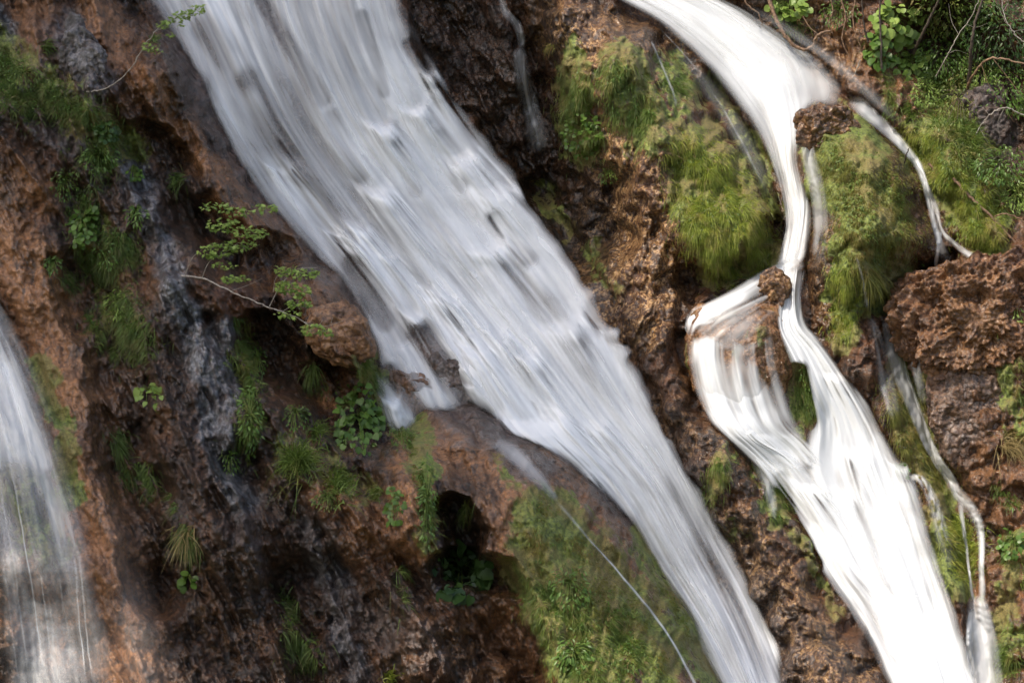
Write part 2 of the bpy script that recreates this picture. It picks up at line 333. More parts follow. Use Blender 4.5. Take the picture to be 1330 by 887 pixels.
# ------------------------------------------------------------------ cliff
def zones(px, py):
    wx = 14*fbm(px/45, py/45, 3, 61)+4*gn(px/9, py/9, 62); wy = 14*fbm(px/45, py/45, 3, 65)+4*gn(px/9, py/9, 66)
    x, y = px+wx, py+wy
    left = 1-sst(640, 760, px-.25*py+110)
    orange = strokes(x, y, [([(-40,270),(20,340),(70,430),(115,560)], 48, 1), ([(105,560),(140,720),(190,900)], 50, .9), ([(120,0),(160,70),(230,170),(300,262)], 26, .9), ([(30,0),(60,40)], 30, .6),
        ([(325,290),(400,370),(460,440)], 32, .75), ([(380,460),(430,520)], 12, .7), ([(560,590),(640,630),(720,680)], 48, 1), ([(720,600),(790,680),(850,760)], 16, .6), ([(640,650),(690,730)], 26, .9), ([(520,640),(545,700)], 20, 1), ([(30,780),(80,800)], 60, .7),
        ([(420,640),(520,710)], 25, .5), ([(0,200),(60,260)], 30, .5), ([(1200,400),(1320,380)], 60, .35), ([(640,720),(700,760)], 22, .6), ([(860,700),(905,760),(1010,860)], 14, .5),
        ([(1240,640),(1330,640)], 40, .35), ([(1290,750),(1330,740)], 40, .5), ([(1100,60),(1170,120)], 40, .4), ([(630,800),(680,880)], 30, .5)])
    moss = strokes(x, y, [([(745,85),(755,190)], 28, .8), ([(810,80),(840,170)], 42, .7), ([(870,80),(890,140)], 25, .6), ([(900,190),(950,260),(975,340)], 44, 1), ([(895,250),(930,350)], 28, .9), ([(930,110),(975,190),(1005,270)], 22, .6),
        ([(1090,190),(1120,270),(1130,350)], 58, .95), ([(1095,350),(1095,440)], 22, .9), ([(1190,180),(1240,250),(1285,310)], 34, .9), ([(1180,430),(1180,540),(1230,640)], 26, .75), ([(1225,680),(1250,760)], 28, .9),
        ([(1000,590),(1010,670)], 24, .8), ([(1040,700),(1090,790)], 16, .6), ([(1035,470),(1050,540)], 26, .8), ([(940,590),(925,650)], 16, .6), ([(960,420)], 40, .6), ([(1310,450),(1320,560)], 24, .6), ([(1320,700),(1300,870)], 26, .6),
        ([(700,665),(770,730),(860,850)], 45, .95), ([(700,740),(760,860)], 55, .95), ([(640,600),(720,660)], 12, .6), ([(830,700),(890,800),(920,880)], 22, .7), ([(470,460),(510,540),(560,610)], 14, .9), ([(545,560),(560,700)], 18, .6),
        ([(55,470),(80,560),(90,640)], 20, .75), ([(20,620),(60,700)], 45, .6), ([(0,60),(70,120),(160,190)], 35, .6), ([(120,300),(160,420)], 30, .5), ([(380,580),(470,640)], 30, .5), ([(1230,100),(1260,220)], 40, .7), ([(1140,90),(1160,140)], 18, .5),
        ([(700,250),(735,300)], 14, .6), ([(770,320),(800,380)], 12, .5), ([(915,660),(960,700)], 20, .4)])
    grey = strokes(x, y, [([(85,40),(120,110)], 24, .7), ([(0,20),(5,50)], 20, 1), ([(150,190),(205,290),(225,370)], 20, .9), ([(225,370),(262,470),(285,580),(310,650)], 26, 1), ([(285,420),(305,520)], 18, .9), ([(60,160),(130,200)], 20, .6),
        ([(405,690),(440,780),(460,880)], 22, .75), ([(1270,130),(1300,190)], 24, .7), ([(1210,470),(1240,560)], 34, .55), ([(540,440),(640,560)], 26, .45), ([(470,800),(560,850)], 25, .35), ([(640,590),(700,610)], 14, .5), ([(310,640),(330,760)], 20, .4)])
    grey = np.maximum(grey, .5*strokes(x, y, [([(250,-60),(420,200),(640,480),(780,640),(940,880)], 120, 1)])*(polysd(px, py, P_LEFT) < -4))
    ldark = left*.95*(1-np.clip(orange*1.3+moss*.7+grey, 0, 1))*sst(-500, 0, px)*sst(-.6, .05, fbm(px/60, py/110, 3, 171))  # blackish left rock, its colour deepened further in place of blocked sky light
    dark = strokes(x, y, [([(590,-60),(615,60),(690,180),(740,290)], 80, 1), ([(700,0),(730,180)], 26, .8), ([(200,170),(240,250),(260,290)], 30, 1), ([(335,320),(395,350)], 26, .9), ([(340,445),(400,490)], 35, .8), ([(150,560),(230,700),(260,880)], 60, .75),  # black wet rock, with shade of recesses and overhangs painted into the colour
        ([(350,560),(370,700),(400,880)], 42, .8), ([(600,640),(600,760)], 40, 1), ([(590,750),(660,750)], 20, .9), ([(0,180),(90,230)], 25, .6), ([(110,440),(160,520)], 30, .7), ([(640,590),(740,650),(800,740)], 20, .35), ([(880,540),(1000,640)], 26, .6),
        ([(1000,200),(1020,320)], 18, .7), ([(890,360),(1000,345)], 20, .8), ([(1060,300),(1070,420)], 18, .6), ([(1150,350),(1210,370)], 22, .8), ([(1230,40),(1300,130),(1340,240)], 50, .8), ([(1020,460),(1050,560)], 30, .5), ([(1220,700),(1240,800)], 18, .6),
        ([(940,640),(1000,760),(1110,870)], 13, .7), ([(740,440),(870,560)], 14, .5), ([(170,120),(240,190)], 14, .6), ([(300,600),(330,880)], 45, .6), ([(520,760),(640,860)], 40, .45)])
    gold = strokes(x, y, [([(720,40),(760,70)], 30, 1), ([(800,200),(790,360),(830,420)], 42, 1), ([(850,180),(860,380)], 40, .7), ([(760,300),(760,360)], 22, .8), ([(700,0),(900,60)], 26, .5), ([(1060,290),(1090,420)], 24, .8), ([(980,560),(960,560)], 20, .6),
        ([(960,700),(1040,820),(1100,887)], 40, .9), ([(860,540),(940,600)], 30, .5), ([(880,720),(1010,880)], 26, .6), ([(1190,360),(1320,420)], 30, .4), ([(1140,620),(1200,700)], 30, .4), ([(870,30),(960,60)], 16, .6), ([(255,810),(285,840)], 20, .7), ([(600,840),(660,880)], 22, .5), ([(1020,20),(1100,70)], 30, .5), ([(205,700),(240,740)], 20, .6), ([(1180,540),(1200,640)], 26, .6)])
    bank = np.maximum.reduce([np.exp(-(np.clip(polysd(px, py, q), -99, 200)-6)**2/500.) for q in (P_LEFT, P_MID, P_RIGHT, P_BOULD)]); dark = np.maximum(dark, .55*bank*(1-.6*orange))
    wet = np.clip(.5*bank+.55+.5*strokes(x, y, [([(1180,380),(1320,620)], 120, 1), ([(560,0),(760,300),(1000,600)], 90, 1), ([(900,100),(1020,300)], 40, 1), ([(200,100),(460,440)], 60, .6), ([(560,600),(860,860)], 80, -.2)])-.35*strokes(x, y, [([(100,0),(320,700)], 120, .6)]), 0, 1)
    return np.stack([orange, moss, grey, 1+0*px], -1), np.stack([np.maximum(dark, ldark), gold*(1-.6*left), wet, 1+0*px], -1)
def build_cliff():
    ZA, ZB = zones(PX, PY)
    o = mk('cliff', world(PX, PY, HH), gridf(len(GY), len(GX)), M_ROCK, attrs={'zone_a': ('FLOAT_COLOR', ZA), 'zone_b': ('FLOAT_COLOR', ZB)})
    tag(o, 'wet brown cliff face the cascades run down', 'cliff', kind='structure')
build_cliff()
# valley floor, well below the frame
gm = NT('valley_floor'); gco = gm.n('ShaderNodeNewGeometry').outputs['Position']; gp = gm.n('ShaderNodeBsdfPrincipled')
gm.l(gm.mix(gm.rng(gm.noise(gco, .3, 5), .4, .6), (.05, .07, .02), (.13, .11, .07)), gp.inputs['Base Color']); gp.inputs['Roughness'].default_value = .9; gm.l(gp.outputs[0], gm.out.inputs[0])
g = 600; tag(mk('ground', [(-g, -g, -13.5), (g, -g, -13.5), (g, g, -13.5), (-g, g, -13.5)], [[0, 1, 2, 3]], gm.m, smooth=False), 'green and brown valley floor below the cliff', 'ground', kind='structure')
# ------------------------------------------------------------------ closed rock shapes
def rock(name, outline, h0, thick, label=None, cat='boulder', amp=.05, zone=None, group=None, kind=None, n=(150, 90), skew=(0, 0), sq=1.0, W=None):
    """closed stone: star-shaped outline (photo px), half-thickness thick (m), centre standing h0 (m) out"""
    P = np.array(outline, float); c = P.mean(0); ang = np.arctan2(P[:, 1]-c[1], P[:, 0]-c[0]); rad = np.hypot(*(P-c).T)
    o = np.argsort(ang); ang = ang[o]; rad = rad[o]
    th = np.linspace(-np.pi, np.pi, n[0]+1)[:-1]; r = np.interp(th, np.r_[ang-2*np.pi, ang, ang+2*np.pi], np.r_[rad, rad, rad])
    s0 = np.sin(np.linspace(0, np.pi/2, n[1]//2)); c0 = np.clip(1-s0**(2/sq), 0, 1)**(sq/2); TH, s = np.meshgrid(th, np.r_[s0, s0[::-1]]); _, cz = np.meshgrid(th, np.r_[c0, -c0[::-1]]); RR = np.interp(TH, th, r)
    RR = (RR.mean()*(1-s**2)+RR*s**2)*(1+.09*s**4*fbm(np.cos(TH)*2+len(outline), np.sin(TH)*2, 4, 79))
    x = c[0]+RR*s*np.cos(TH)+skew[0]*cz; y = c[1]+RR*s*np.sin(TH)+skew[1]*cz
    k = 100*thick
    dsp = amp*(fbm(x/40+cz, y/40+cz*2, 3, 71)*1.4+.9*(.5-worley(x/24+cz, y/24-cz, 8)[0])+.45*(.5-worley(x/9, y/9+cz*2, 9)[0])+.3*gn(x/5, y/5, 74))
    dsp = dsp*np.clip(s*3, 0.0, 1)+amp*.5*0
    f = 1+dsp/(np.maximum(RR.mean(), 20)/100); x = c[0]+(x-c[0])*f; y = c[1]+(y-c[1])*f
    H = h0+thick*cz+dsp*np.clip(cz+.3, 0, 1)*1.3
    H[0] = H[0].mean(); x[0] = x[0].mean(); y[0] = y[0].mean(); x[-1] = x[-1].mean(); y[-1] = y[-1].mean(); H[-1] = H[-1].mean()
    V = world(x, y, H); nr, nc = x.shape; i = np.arange(nr-1)[:, None]*nc; j = np.arange(nc)[None]; j2 = (j+1) % nc
    F = np.stack([i+j, i+nc+j, i+nc+j2, i+j2], -1).reshape(-1, 4)
    ZA, ZB = zones(x, y)
    if zone is not None: ZA[..., :3] = ZA[..., :3]*zone[6]+np.array(zone[:3]); ZB[..., :3] = ZB[..., :3]*zone[6]+np.array(zone[3:6])
    ob = mk(name, V.reshape(-1, 3), F, M_ROCK, attrs={'zone_a': ('FLOAT_COLOR', ZA), 'zone_b': ('FLOAT_COLOR', ZB)})
    return tag(ob, label, cat, group, kind)
# ------------------------------------------------------------------ water
def cr(P, t):                              # Catmull-Rom through rows of P at parameter t
    P = np.asarray(P, float); n = len(P); P = np.concatenate([[2*P[0]-P[1]], P, [2*P[-1]-P[-2]]])
    i = np.clip(np.floor(t).astype(int), 0, n-2); f = (t-i).reshape(-1, *([1]*(P.ndim-1)))
    a, b, c, d = P[i], P[i+1], P[i+2], P[i+3]
    return .5*(2*b+(c-a)*f+(2*a-5*b+4*c-d)*f*f+(3*b-a-3*c+d)*f**3)
def strk_field(nt, nu, Lt, Wd, q, amp=1.0):
    S = np.zeros((nt, nu)); dl = Lt/nt; du = Wd/nu
    for dens, w0, w1, l0, l1, a0 in ((2.4, .09, .26, 1.6, 4.0, .32), (12, .03, .08, .8, 3.0, .17), (60, .012, .026, .5, 2.2, .13), (2.6, .12, .36, .5, 1.5, -.15)):
        for _ in range(int(dens*Lt*max(Wd, .12)*1.05)+3):
            w_ = q.uniform(w0, w1)/du; ln = q.uniform(l0, l1)/dl; i0 = q.uniform(-1, nu); j0 = q.uniform(-ln*.7, nt); dr = q.normal(0, .018)*dl/du
            a = abs(a0)*q.uniform(.4, 1.2)*(1 if a0 < 0 or q.random() < .56 else -1.1)
            ja, jb = max(0, int(j0-ln*.08)-1), min(nt, int(j0+ln)+1)
            if jb <= ja: continue
            j = np.arange(ja, jb)[:, None]; t = (j-j0)/ln; al = sst(-.08, .06, t)*(1-sst(.15, 1, t)); c = i0+dr*(j-j0)+.8*w_*np.sin(t*3+i0)*.5
            ia, ib = max(0, int(c.min()-2.6*w_)-1), min(nu, int(c.max()+2.6*w_)+2)
            if ib <= ia: continue
            i = np.arange(ia, ib)[None]; sp = max(w_, .6)*(1+.35*np.clip(t, 0, 1)); S[ja:jb, ia:ib] += a*al*np.exp(-((i-c)/sp)**2)
    return S*amp
def sheet(name, rows, nu, nt, off, dens, gaps=(), humps=(), mode='base', relief=.05, edge=.10, parent=None, seed=0, arch=0.0, addh=None, endfade=(0, 0), samp=1.0):
    strk = {'sheet': 1., 'veil': .6, 'spray': .35, 'rivulet': .9, 'thread': .6}[name]
    rows = np.array(rows, float); nr = len(rows)
    G = cr(rows, np.linspace(0, nr-1, nt)); G = cr(G.transpose(1, 0, 2), np.linspace(0, rows.shape[1]-1, nu)).transpose(1, 0, 2)
    px, py = G[..., 0], G[..., 1]; U = np.linspace(0, 1, nu)[None]+0*px; Tn = np.linspace(0, 1, nt)[:, None]+0*px
    Lm = np.concatenate([[0], np.cumsum(np.hypot(*np.diff(G[:, nu//2], axis=0).T))])[:, None]/100+0*px
    Wd = np.hypot(px[:, -1]-px[:, 0], py[:, -1]-py[:, 0]).mean()/100
    fu = (U-.5)*Wd
    dn = np.interp(Tn, np.linspace(0, 1, len(dens)), dens) if np.ndim(dens) else np.full(px.shape, float(dens))
    e = np.minimum(U, 1-U)+.035*gn(fu*3+seed, Lm*.7, 81)+.02*gn(Lm*2.5, U*3, 82)
    dn = dn*sst(0, edge*1.35, e)**(1.9 if seed in (4, 5, 8, 9, 10, 11, 12, 13) else 1.15)
    if endfade[0]: dn = dn*sst(0, endfade[0], Tn)
    if endfade[1]: dn = dn*sst(0, endfade[1], 1-Tn)
    if name in ('rivulet', 'thread'): px = px+2.2*gn(Lm*1.1, 0*Lm+seed*3.3, 88)+.8*gn(Lm*4, 0*Lm+seed, 89)
    H = base(px, py) if mode == 'base' else .35*surf_s(px, py, 14)+.35*surf_s(px+9, py, 30)+.3*surf_s(px-9, py, 45) if mode == 'soft' else .5*surf_s(px, py, 7)+.5*np.maximum.reduce([surf(px+a_, py+b_) for a_ in (-7, 0, 7) for b_ in (-8, 0, 8)])
    H = H+off+arch*np.clip(1-(2*U-1)**2, 0, 1)
    for pts, r, v in gaps: dn = dn-(strokes(px, py, [(pts, r, abs(v))]) if v > 0 else -strokes(px, py, [(pts, r, abs(v))]))
    H = H+relief*(fbm(fu*2.6+seed*3.1, Lm*.22, 3, 83)*.9+.25*fbm(fu*9, Lm*.35, 2, 84))
    H = H+relief*.9*sst(.1, .7, fbm(fu*1.1, Lm*.6, 2, 85+seed))
    qr = np.random.default_rng(500+seed); S = strk_field(nt, nu, float(Lm.max()), float(Wd), qr, {'sheet': 1., 'veil': .9, 'spray': .35, 'rivulet': 1.2, 'thread': .5}[name]*samp)
    for hx, hy, wd, ln, hh in humps:        # water thrown off a rock: steep start, long tail along the flow
        dj = np.hypot(px-hx, py-hy); j, i = np.unravel_index(np.argmin(dj), dj.shape)
        uw = np.hypot(px[:, -1]-px[:, 0], py[:, -1]-py[:, 0])[:, None]/100
        a = (Lm-Lm[j, i])*100+10*((U-U[j, i])*uw*100/wd)**2; b = (U-U[j, i])*uw*100
        pr = sst(-.16*ln, .04*ln, a)*(1-sst(0, ln, a)); sp = wd*(1+.5*np.clip(a/ln, 0, 1))
        k = np.exp(-(b/sp)**2)
        H = H+hh*pr*k
        for _ in range(int(8+wd*.9)):                        # threads fanning from the crest
            b0 = qr.uniform(-1.25, 1.25)*wd; fw = qr.uniform(.9, 2.4); fl_ = ln*qr.uniform(.5, 1.5); sg = 1 if qr.random() < .62 else -1
            tt = (a+.0*b)/fl_; S = S+sg*.42*sst(-.05, .05, tt)*(1-sst(.1, 1, tt))*np.exp(-((b-b0*(1+.5*np.clip(tt, 0, 1)))/(fw*(1+tt.clip(0, 1))))**2)
        g_ = min(1., hh/.11); ta = a/ln
        dn = dn+g_*k*(.42*np.exp(-((ta-.02)/.11)**2)+.16*sst(.1, .3, ta)*(1-sst(.5, 1.4, ta)))-.13*g_*sst(.04, .16, ta)*(1-sst(.16, .85, ta))*np.exp(-((b-.25*wd)/(wd*.42*(1+.6*np.clip(ta, 0, 1))))**2)
    if addh is not None:
        H = H+addh(px, py); q_ = ((px-957)/68.)**2+((py-471)/np.where(py > 471, 135., 90.))**2
        bl = float(base(950, 440))-.08+.46*np.where(q_ < .8, np.sqrt(np.clip(1-q_, 0, 1)), .4472-1.118*(q_-.8))+.09; m_ = np.maximum(H, bl); H = m_+.03*np.exp(-((H-bl)/.08)**2)
    clr = H-(surf(px, py) if mode == 'cliff' else .15*surf(px, py)+.85*surf_s(px, py, 11)); dn = dn*sst(-.02, .34 if mode == 'base' else .05 if mode == 'cliff' else .12, clr)
    dn = dn*(1+.22*fbm(fu*2.3+seed, Lm*.22, 3, 87)*strk)
    dn = (dn*(1+.9*S)+.2*S*sst(0, .25, dn))*sst(0, edge*.5, e); dn = np.clip(dn, 0, 1.0); H = H+.014*S*(1 if name in ('sheet', 'veil') else .3)
    fl = np.stack([fu, Lm, np.full(px.shape, seed*7.7)], -1)
    return mk(name, world(px, py, H)-(np.array(parent.location) if parent else 0), gridf(nt, nu), M_WATER, parent, attrs={'foam': ('FLOAT', dn), 'flow': ('FLOAT_VECTOR', fl), 'streak': ('FLOAT', np.full(px.shape, strk))})
def ribbon(pts, w0, w1):                   # rows for a narrow stream
    P = np.array(pts, float); T = np.gradient(P, axis=0); N = np.stack([T[:, 1], -T[:, 0]], -1); N /= np.linalg.norm(N, axis=1, keepdims=True)+1e-9
    W = np.linspace(w0, w1, len(P))[:, None] if not np.ndim(w0) else np.array(w0)[:, None]
    return [[tuple(p+n*w_), tuple(p), tuple(p-n*w_)] for p, n, w_ in zip(P, N, W)]
def waterfall(label, cx, cy):
    e = empty('waterfall', world(cx, cy, 0)); return tag(e, label, 'waterfall', kind='structure')
rr = random.Random(3)
MAIN = [[(145,-60),(235,-60),(330,-60),(420,-60),(528,-60)],
 [(198,40),(285,50),(370,55),(455,55),(552,45)],
 [(245,150),(340,165),(425,170),(510,165),(602,132)],
 [(318,275),(412,270),(500,275),(585,265),(672,226)],
 [(398,365),(488,365),(575,370),(658,360),(750,314)],
 [(450,462),(552,464),(645,460),(725,450),(805,398)],
 [(478,562),(600,560),(710,550),(785,535),(846,490)],
 [(545,665),(690,640),(785,635),(845,615),(886,576)],
 [(680,735),(780,735),(850,735),(900,715),(936,676)],
 [(790,815),(855,815),(910,825),(950,810),(990,780)],
 [(890,950),(935,950),(975,950),(1010,950),(1052,942)]]
wf = waterfall('broad silky main cascade sliding diagonally between the dark left cliff and the rocks', 560, 400)
hm = [(500,172,16,110,.16),(545,150,14,90,.12),(560,100,10,120,.10),(497,258,20,120,.14),(610,215,18,140,.12),(655,255,24,140,.12),(540,415,12,90,.12),(620,465,22,130,.14),(700,565,44,170,.22),
      (600,480,10,60,.05),(640,330,20,120,.10),(740,430,22,140,.12),(800,430,14,110,.14),(510,525,10,70,.10),(570,395,14,100,.08),(470,300,16,110,.07),(690,470,18,110,.10),(780,560,20,150,.06)]
hm += [(rr.uniform(330, 780), 0, rr.uniform(7, 16), rr.uniform(50, 110), rr.uniform(.02, .05)) for _ in range(20)]
hm = [(a, b if b else rr.uniform(.85, 1.25)*(a-330)*.9+190, c, d, e) for a, b, c, d, e in hm]
gp_ = [([(322,105),(350,165),(400,245),(460,340),(520,430)], 19, .20), ([(250,0),(330,150),(430,330)], 46, .10), ([(400,0),(470,150)], 28, .10), ([(262,190),(340,300),(440,400),(520,520)], 22, .10), ([(549,432),(590,495),(640,555)], 18, .62), ([(505,482),(545,535),(590,575)], 12, .5), ([(215,10),(300,120)], 24, .05),
       ([(270,40),(320,100)], 22, .14), ([(340,0),(420,130)], 12, .22), ([(470,20),(500,120)], 9, .25), ([(505,165),(540,245)], 12, .2), ([(570,178),(600,240)], 12, .22), ([(645,285),(685,335)], 16, .35), ([(430,150),(470,230)], 10, .2),
       ([(700,240),(770,350)], 26, .40), ([(775,400),(800,430)], 18, .3), ([(455,340),(500,420)], 12, .3), ([(530,60),(560,110)], 10, .2), ([(200,60),(240,130)], 12, .3), ([(820,470),(870,560)], 10, .25),
       ([(640,560),(720,585),(800,660)], 26, -.35), ([(600,440),(680,520),(760,590)], 30, -.15), ([(850,690),(900,790),(960,900)], 26, -.12)]
sheet('sheet', MAIN, 300, 620, .13, [.52,.56,.62,.68,.72,.74,.77,.80,.83,.82,.80], gp_, hm, relief=.075, edge=.075, parent=wf, seed=1)
sheet('veil', MAIN, 200, 420, .25, .24, gp_, hm, relief=.09, edge=.09, parent=wf, seed=2)
# right cascade
wf = waterfall('bright sunlit cascade plunging down a chute at the top right', 950, 100)
UP = [[(690,-90),(745,-95),(810,-100),(880,-100)],[(762,-18),(808,-22),(862,-28),(922,-22)],[(850,38),(885,25),(938,15),(990,22)],[(915,100),(955,85),(1010,72),(1082,84)],[(968,168),(1000,150),(1035,135),(1110,128)],
      [(1002,228),(1018,222),(1034,205),(1050,178)],[(1016,285),(1028,282),(1044,262),(1060,240)],[(1010,322),(1024,318),(1040,310),(1062,295)],[(1000,350),(1016,348),(1034,345),(1056,338)]]
up_h = lambda px, py: .12+0*px
sheet('sheet', UP, 170, 360, .14, [.66,.72,.76,.74,.68,.60,.56,.66,.74], [([(965,160),(1005,230),(1016,290)], 11, .35), ([(1045,175),(1060,250)], 12, .3)], [(1045,265,10,50,.05)], relief=.03, edge=.26, parent=wf, seed=4, samp=1.3, endfade=(0, .05))
sheet('veil', ribbon([(1046,166),(1050,200),(1062,250),(1066,300),(1060,340)], [7,13,15,13,8], 0), 50, 120, .05, [.5,.45,.4,.45,.5], mode='cliff', relief=.02, edge=.37, parent=wf, seed=18, samp=1.8, endfade=(.08, .1))
sheet('veil', UP, 110, 260, .24, .34, [], [], relief=.07, edge=.16, parent=wf, seed=5, endfade=(0, .1))
sheet('spray', [[(900,-5),(990,-5)],[(980,30),(1070,50)],[(1060,80),(1140,110)],[(1110,130),(1190,160)],[(1150,165),(1215,190)]], 50, 140, .50, .16, relief=.04, edge=.5, parent=wf, seed=6, endfade=(.2, .5))
sheet('spray', [[(830,50),(860,28)],[(880,100),(915,75)],[(925,165),(965,140)],[(965,225),(1003,205)],[(995,290),(1022,275)]], 40, 160, .45, .14, relief=.04, edge=.5, parent=wf, seed=7, endfade=(.3, .3))
# ledge fan
wf = waterfall('fanned white veil pouring over a rounded boulder ledge right of centre', 950, 480)
def dome(px, py): return .12*np.exp(-((px-960)/70.)**2-((py-560)/30.)**2)
FANA = [[(1028,326),(1042,334),(1058,348)],[(985,350),(997,360),(1012,376)],[(945,374),(956,385),(972,398)],[(910,392),(921,403),(936,416)],[(893,406),(900,418),(912,430)],[(888,424),(894,436),(903,446)]]
FANC = [[(1010,372),(1005,385),(1018,398)],[(965,390),(968,408),(1000,420)],[(925,405),(940,428),(985,445)],[(898,425),(918,448),(965,465)]]
FANB = [[(888,438),(925,434),(972,442),(1012,418)],[(889,478),(927,474),(974,474),(1020,462)],[(901,522),(938,518),(984,516),(1034,504)],[(922,558),(958,556),(1000,554),(1048,545)],[(952,585),(990,586),(1028,580),(1066,572)],[(990,620),(1024,618),(1058,612),(1090,605)]]
sheet('sheet', FANA, 110, 180, .17, [.62,.55,.52,.55,.5,.3], [], [(905,412,16,60,.08)], relief=.05, edge=.3, parent=wf, seed=8, addh=dome, samp=2.4, endfade=(.08, .2))
sheet('sheet', FANB, 230, 280, .19, [.36,.44,.48,.54,.64,.74], [([(1030,468),(1052,540)], 15, .85), ([(940,425),(985,432)], 12, .3)], relief=.05, edge=.16, parent=wf, seed=9, addh=dome, samp=2.7, endfade=(.07, .15))
sheet('veil', FANC, 90, 120, .15, [.3,.24,.26,.3], relief=.02, edge=.2, parent=wf, seed=9, addh=dome, samp=2.2, endfade=(.1, .1))
# lower right cascade
wf = waterfall('wide sunlit lower cascade at the bottom right that widens downhill', 1150, 720)
LOW = [[(1012,340),(1024,342),(1036,344),(1050,345)],[(1010,385),(1022,386),(1032,387),(1044,388)],[(1008,425),(1022,424),(1038,423),(1052,422)],[(1018,462),(1042,458),(1064,454),(1084,450)],[(1030,505),(1062,503),(1094,500),(1122,498)],[(1040,545),(1080,548),(1120,548),(1156,552)],
       [(1030,600),(1085,600),(1140,600),(1184,604)],[(1045,655),(1105,655),(1158,652),(1204,650)],[(1072,715),(1130,715),(1180,715),(1224,712)],[(1110,785),(1160,785),(1205,785),(1246,780)],[(1142,860),(1190,860),(1228,860),(1268,855)],[(1175,960),(1220,960),(1262,960),(1300,955)]]
LOWL = [[(930,530),(950,538),(975,540)],[(935,560),(965,568),(1000,570)],[(965,590),(1005,595),(1045,598)],[(1000,640),(1040,640),(1085,640)],[(1030,690),(1075,688),(1120,690)],[(1062,745),(1105,742),(1150,742)],[(1100,800),(1145,798),(1190,798)],[(1145,890),(1190,890),(1230,890)],[(1170,960),(1220,960),(1262,960)]]
sheet('sheet', LOW, 180, 460, .16, [.82,.74,.72,.66,.58,.58,.60,.63,.68,.74,.78,.80], [([(1040,480),(1050,545)], 12, .7), ([(1030,385),(1030,400)], 6, .2)], [(1090,495,20,80,.06),(1120,600,20,140,.08),(1100,650,20,120,.07),(1170,610,14,80,.10)], relief=.10, edge=.17, parent=wf, seed=10, samp=1.9, endfade=(.04, 0))
sheet('sheet', LOWL, 130, 360, .20, [.5,.6,.56,.52,.50,.52,.6,.7,.72], [([(1015,620),(1030,680),(1060,730)], 11, .35)], [(960,562,26,70,.12),(1060,640,18,110,.08),(1080,720,16,90,.07)], relief=.09, edge=.18, parent=wf, seed=11, samp=1.9, endfade=(.12, 0))
sheet('veil', [r[:] for r in LOW[5:]], 120, 260, .30, .18, [], [], relief=.07, edge=.18, parent=wf, seed=12, endfade=(.3, 0))
sheet('veil', ribbon([(1172,620),(1196,622),(1212,650),(1224,700),(1236,760)], [8,10,14,18,20], 0), 50, 120, .05, [.85,.7,.45,.3,.15], mode='cliff', relief=.02, edge=.37, parent=wf, seed=13, endfade=(.05, .3))
# narrow streams on rock
def stream(label, parts, cx, cy):
    e = empty('stream', world(cx, cy, 0)); tag(e, label, 'stream', kind='structure')
    for i, (pts, w, dn, off) in enumerate(parts):
        L = sum(math.dist(a, b) for a, b in zip(pts[:-1], pts[1:]))
        sheet('rivulet', ribbon(pts, w, w if not np.ndim(w) else 0), 26, max(30, int(L/2.2)), off+.02, [q_*.75 for q_ in dn] if np.ndim(dn) else dn*.6, mode='cliff', relief=.012, edge=.37, parent=e, seed=20+len(pts)+i+cx % 13, endfade=(.08, .15))
stream('narrow stream winding down behind the mossy boulder at the upper right', [([(1100,125),(1140,158),(1172,188),(1195,218),(1206,255),(1212,290),(1222,320),(1232,345)], [16,12,9,7,6,5,8,12], [.8,.9,.9,.9,.85,.8,.7,.6], .05),
    ([(1205,240),(1216,270),(1224,300),(1252,326),(1272,338)], [4,5,5,6,9], [.3,.6,.6,.7,.5], .05), ([(1222,300),(1218,325),(1216,352)], [3,4,4], [.5,.6,.4], .05), ([(1296,366),(1310,366)], 3, .5, .05)], 1190, 230)
stream('thin double stream falling down the mossy groove left of the big brown boulder', [([(1152,405),(1158,440),(1172,490),(1192,540),(1214,590),(1236,625),(1244,655)], [9,14,14,11,9,10,13], [.4,.6,.65,.7,.8,.85,.8], .12),
    ([(1128,410),(1140,450),(1150,500),(1165,550)], [8,14,17,14], [.3,.55,.5,.25], .11), ([(1160,400),(1182,460),(1202,530)], [5,10,9], [.4,.5,.25], .12), ([(1236,630),(1262,662),(1274,690),(1276,740),(1276,790)], [10,12,8,6,8], [.75,.75,.6,.6,.6], .10),
    ([(1246,650),(1254,700),(1260,745),(1268,790)], [6,4,3,4], [.6,.5,.5,.6], .07), ([(1268,770),(1274,820),(1280,870),(1284,930)], [16,26,30,34], [.5,.62,.5,.4], .10), ([(1262,790),(1258,840),(1262,900)], [5,7,8], [.5,.5,.3], .12), ([(1282,795),(1292,840),(1298,900)], [5,7,8], [.5,.5,.3], .12)], 1210, 600)
stream('slim stream tracing a line down the rounded mossy ridge', [([(640,572),(668,590),(700,622),(728,655)], [14,18,13,6], [.1,.3,.28,.2], .05), ([(716,642),(760,693),(800,738),(840,785),(872,830),(905,892),(925,950)], [5,3,2.2,3.2,2.6,3.6,3], [.15,.3,.6,.45,.75,.55,.8], .04)], 780, 720)
stream('faint stream dropping through the black recess between the cascades', [([(645,-30),(655,12),(674,36),(679,66)], [5,8,8,7], [.25,.35,.4,.5], .06), ([(674,60),(680,100),(692,150),(705,205)], [12,16,18,22], [.4,.3,.22,.14], .10), ([(679,66),(684,120),(698,175)], [3,4,6], [.7,.6,.4], .13)], 680, 90)
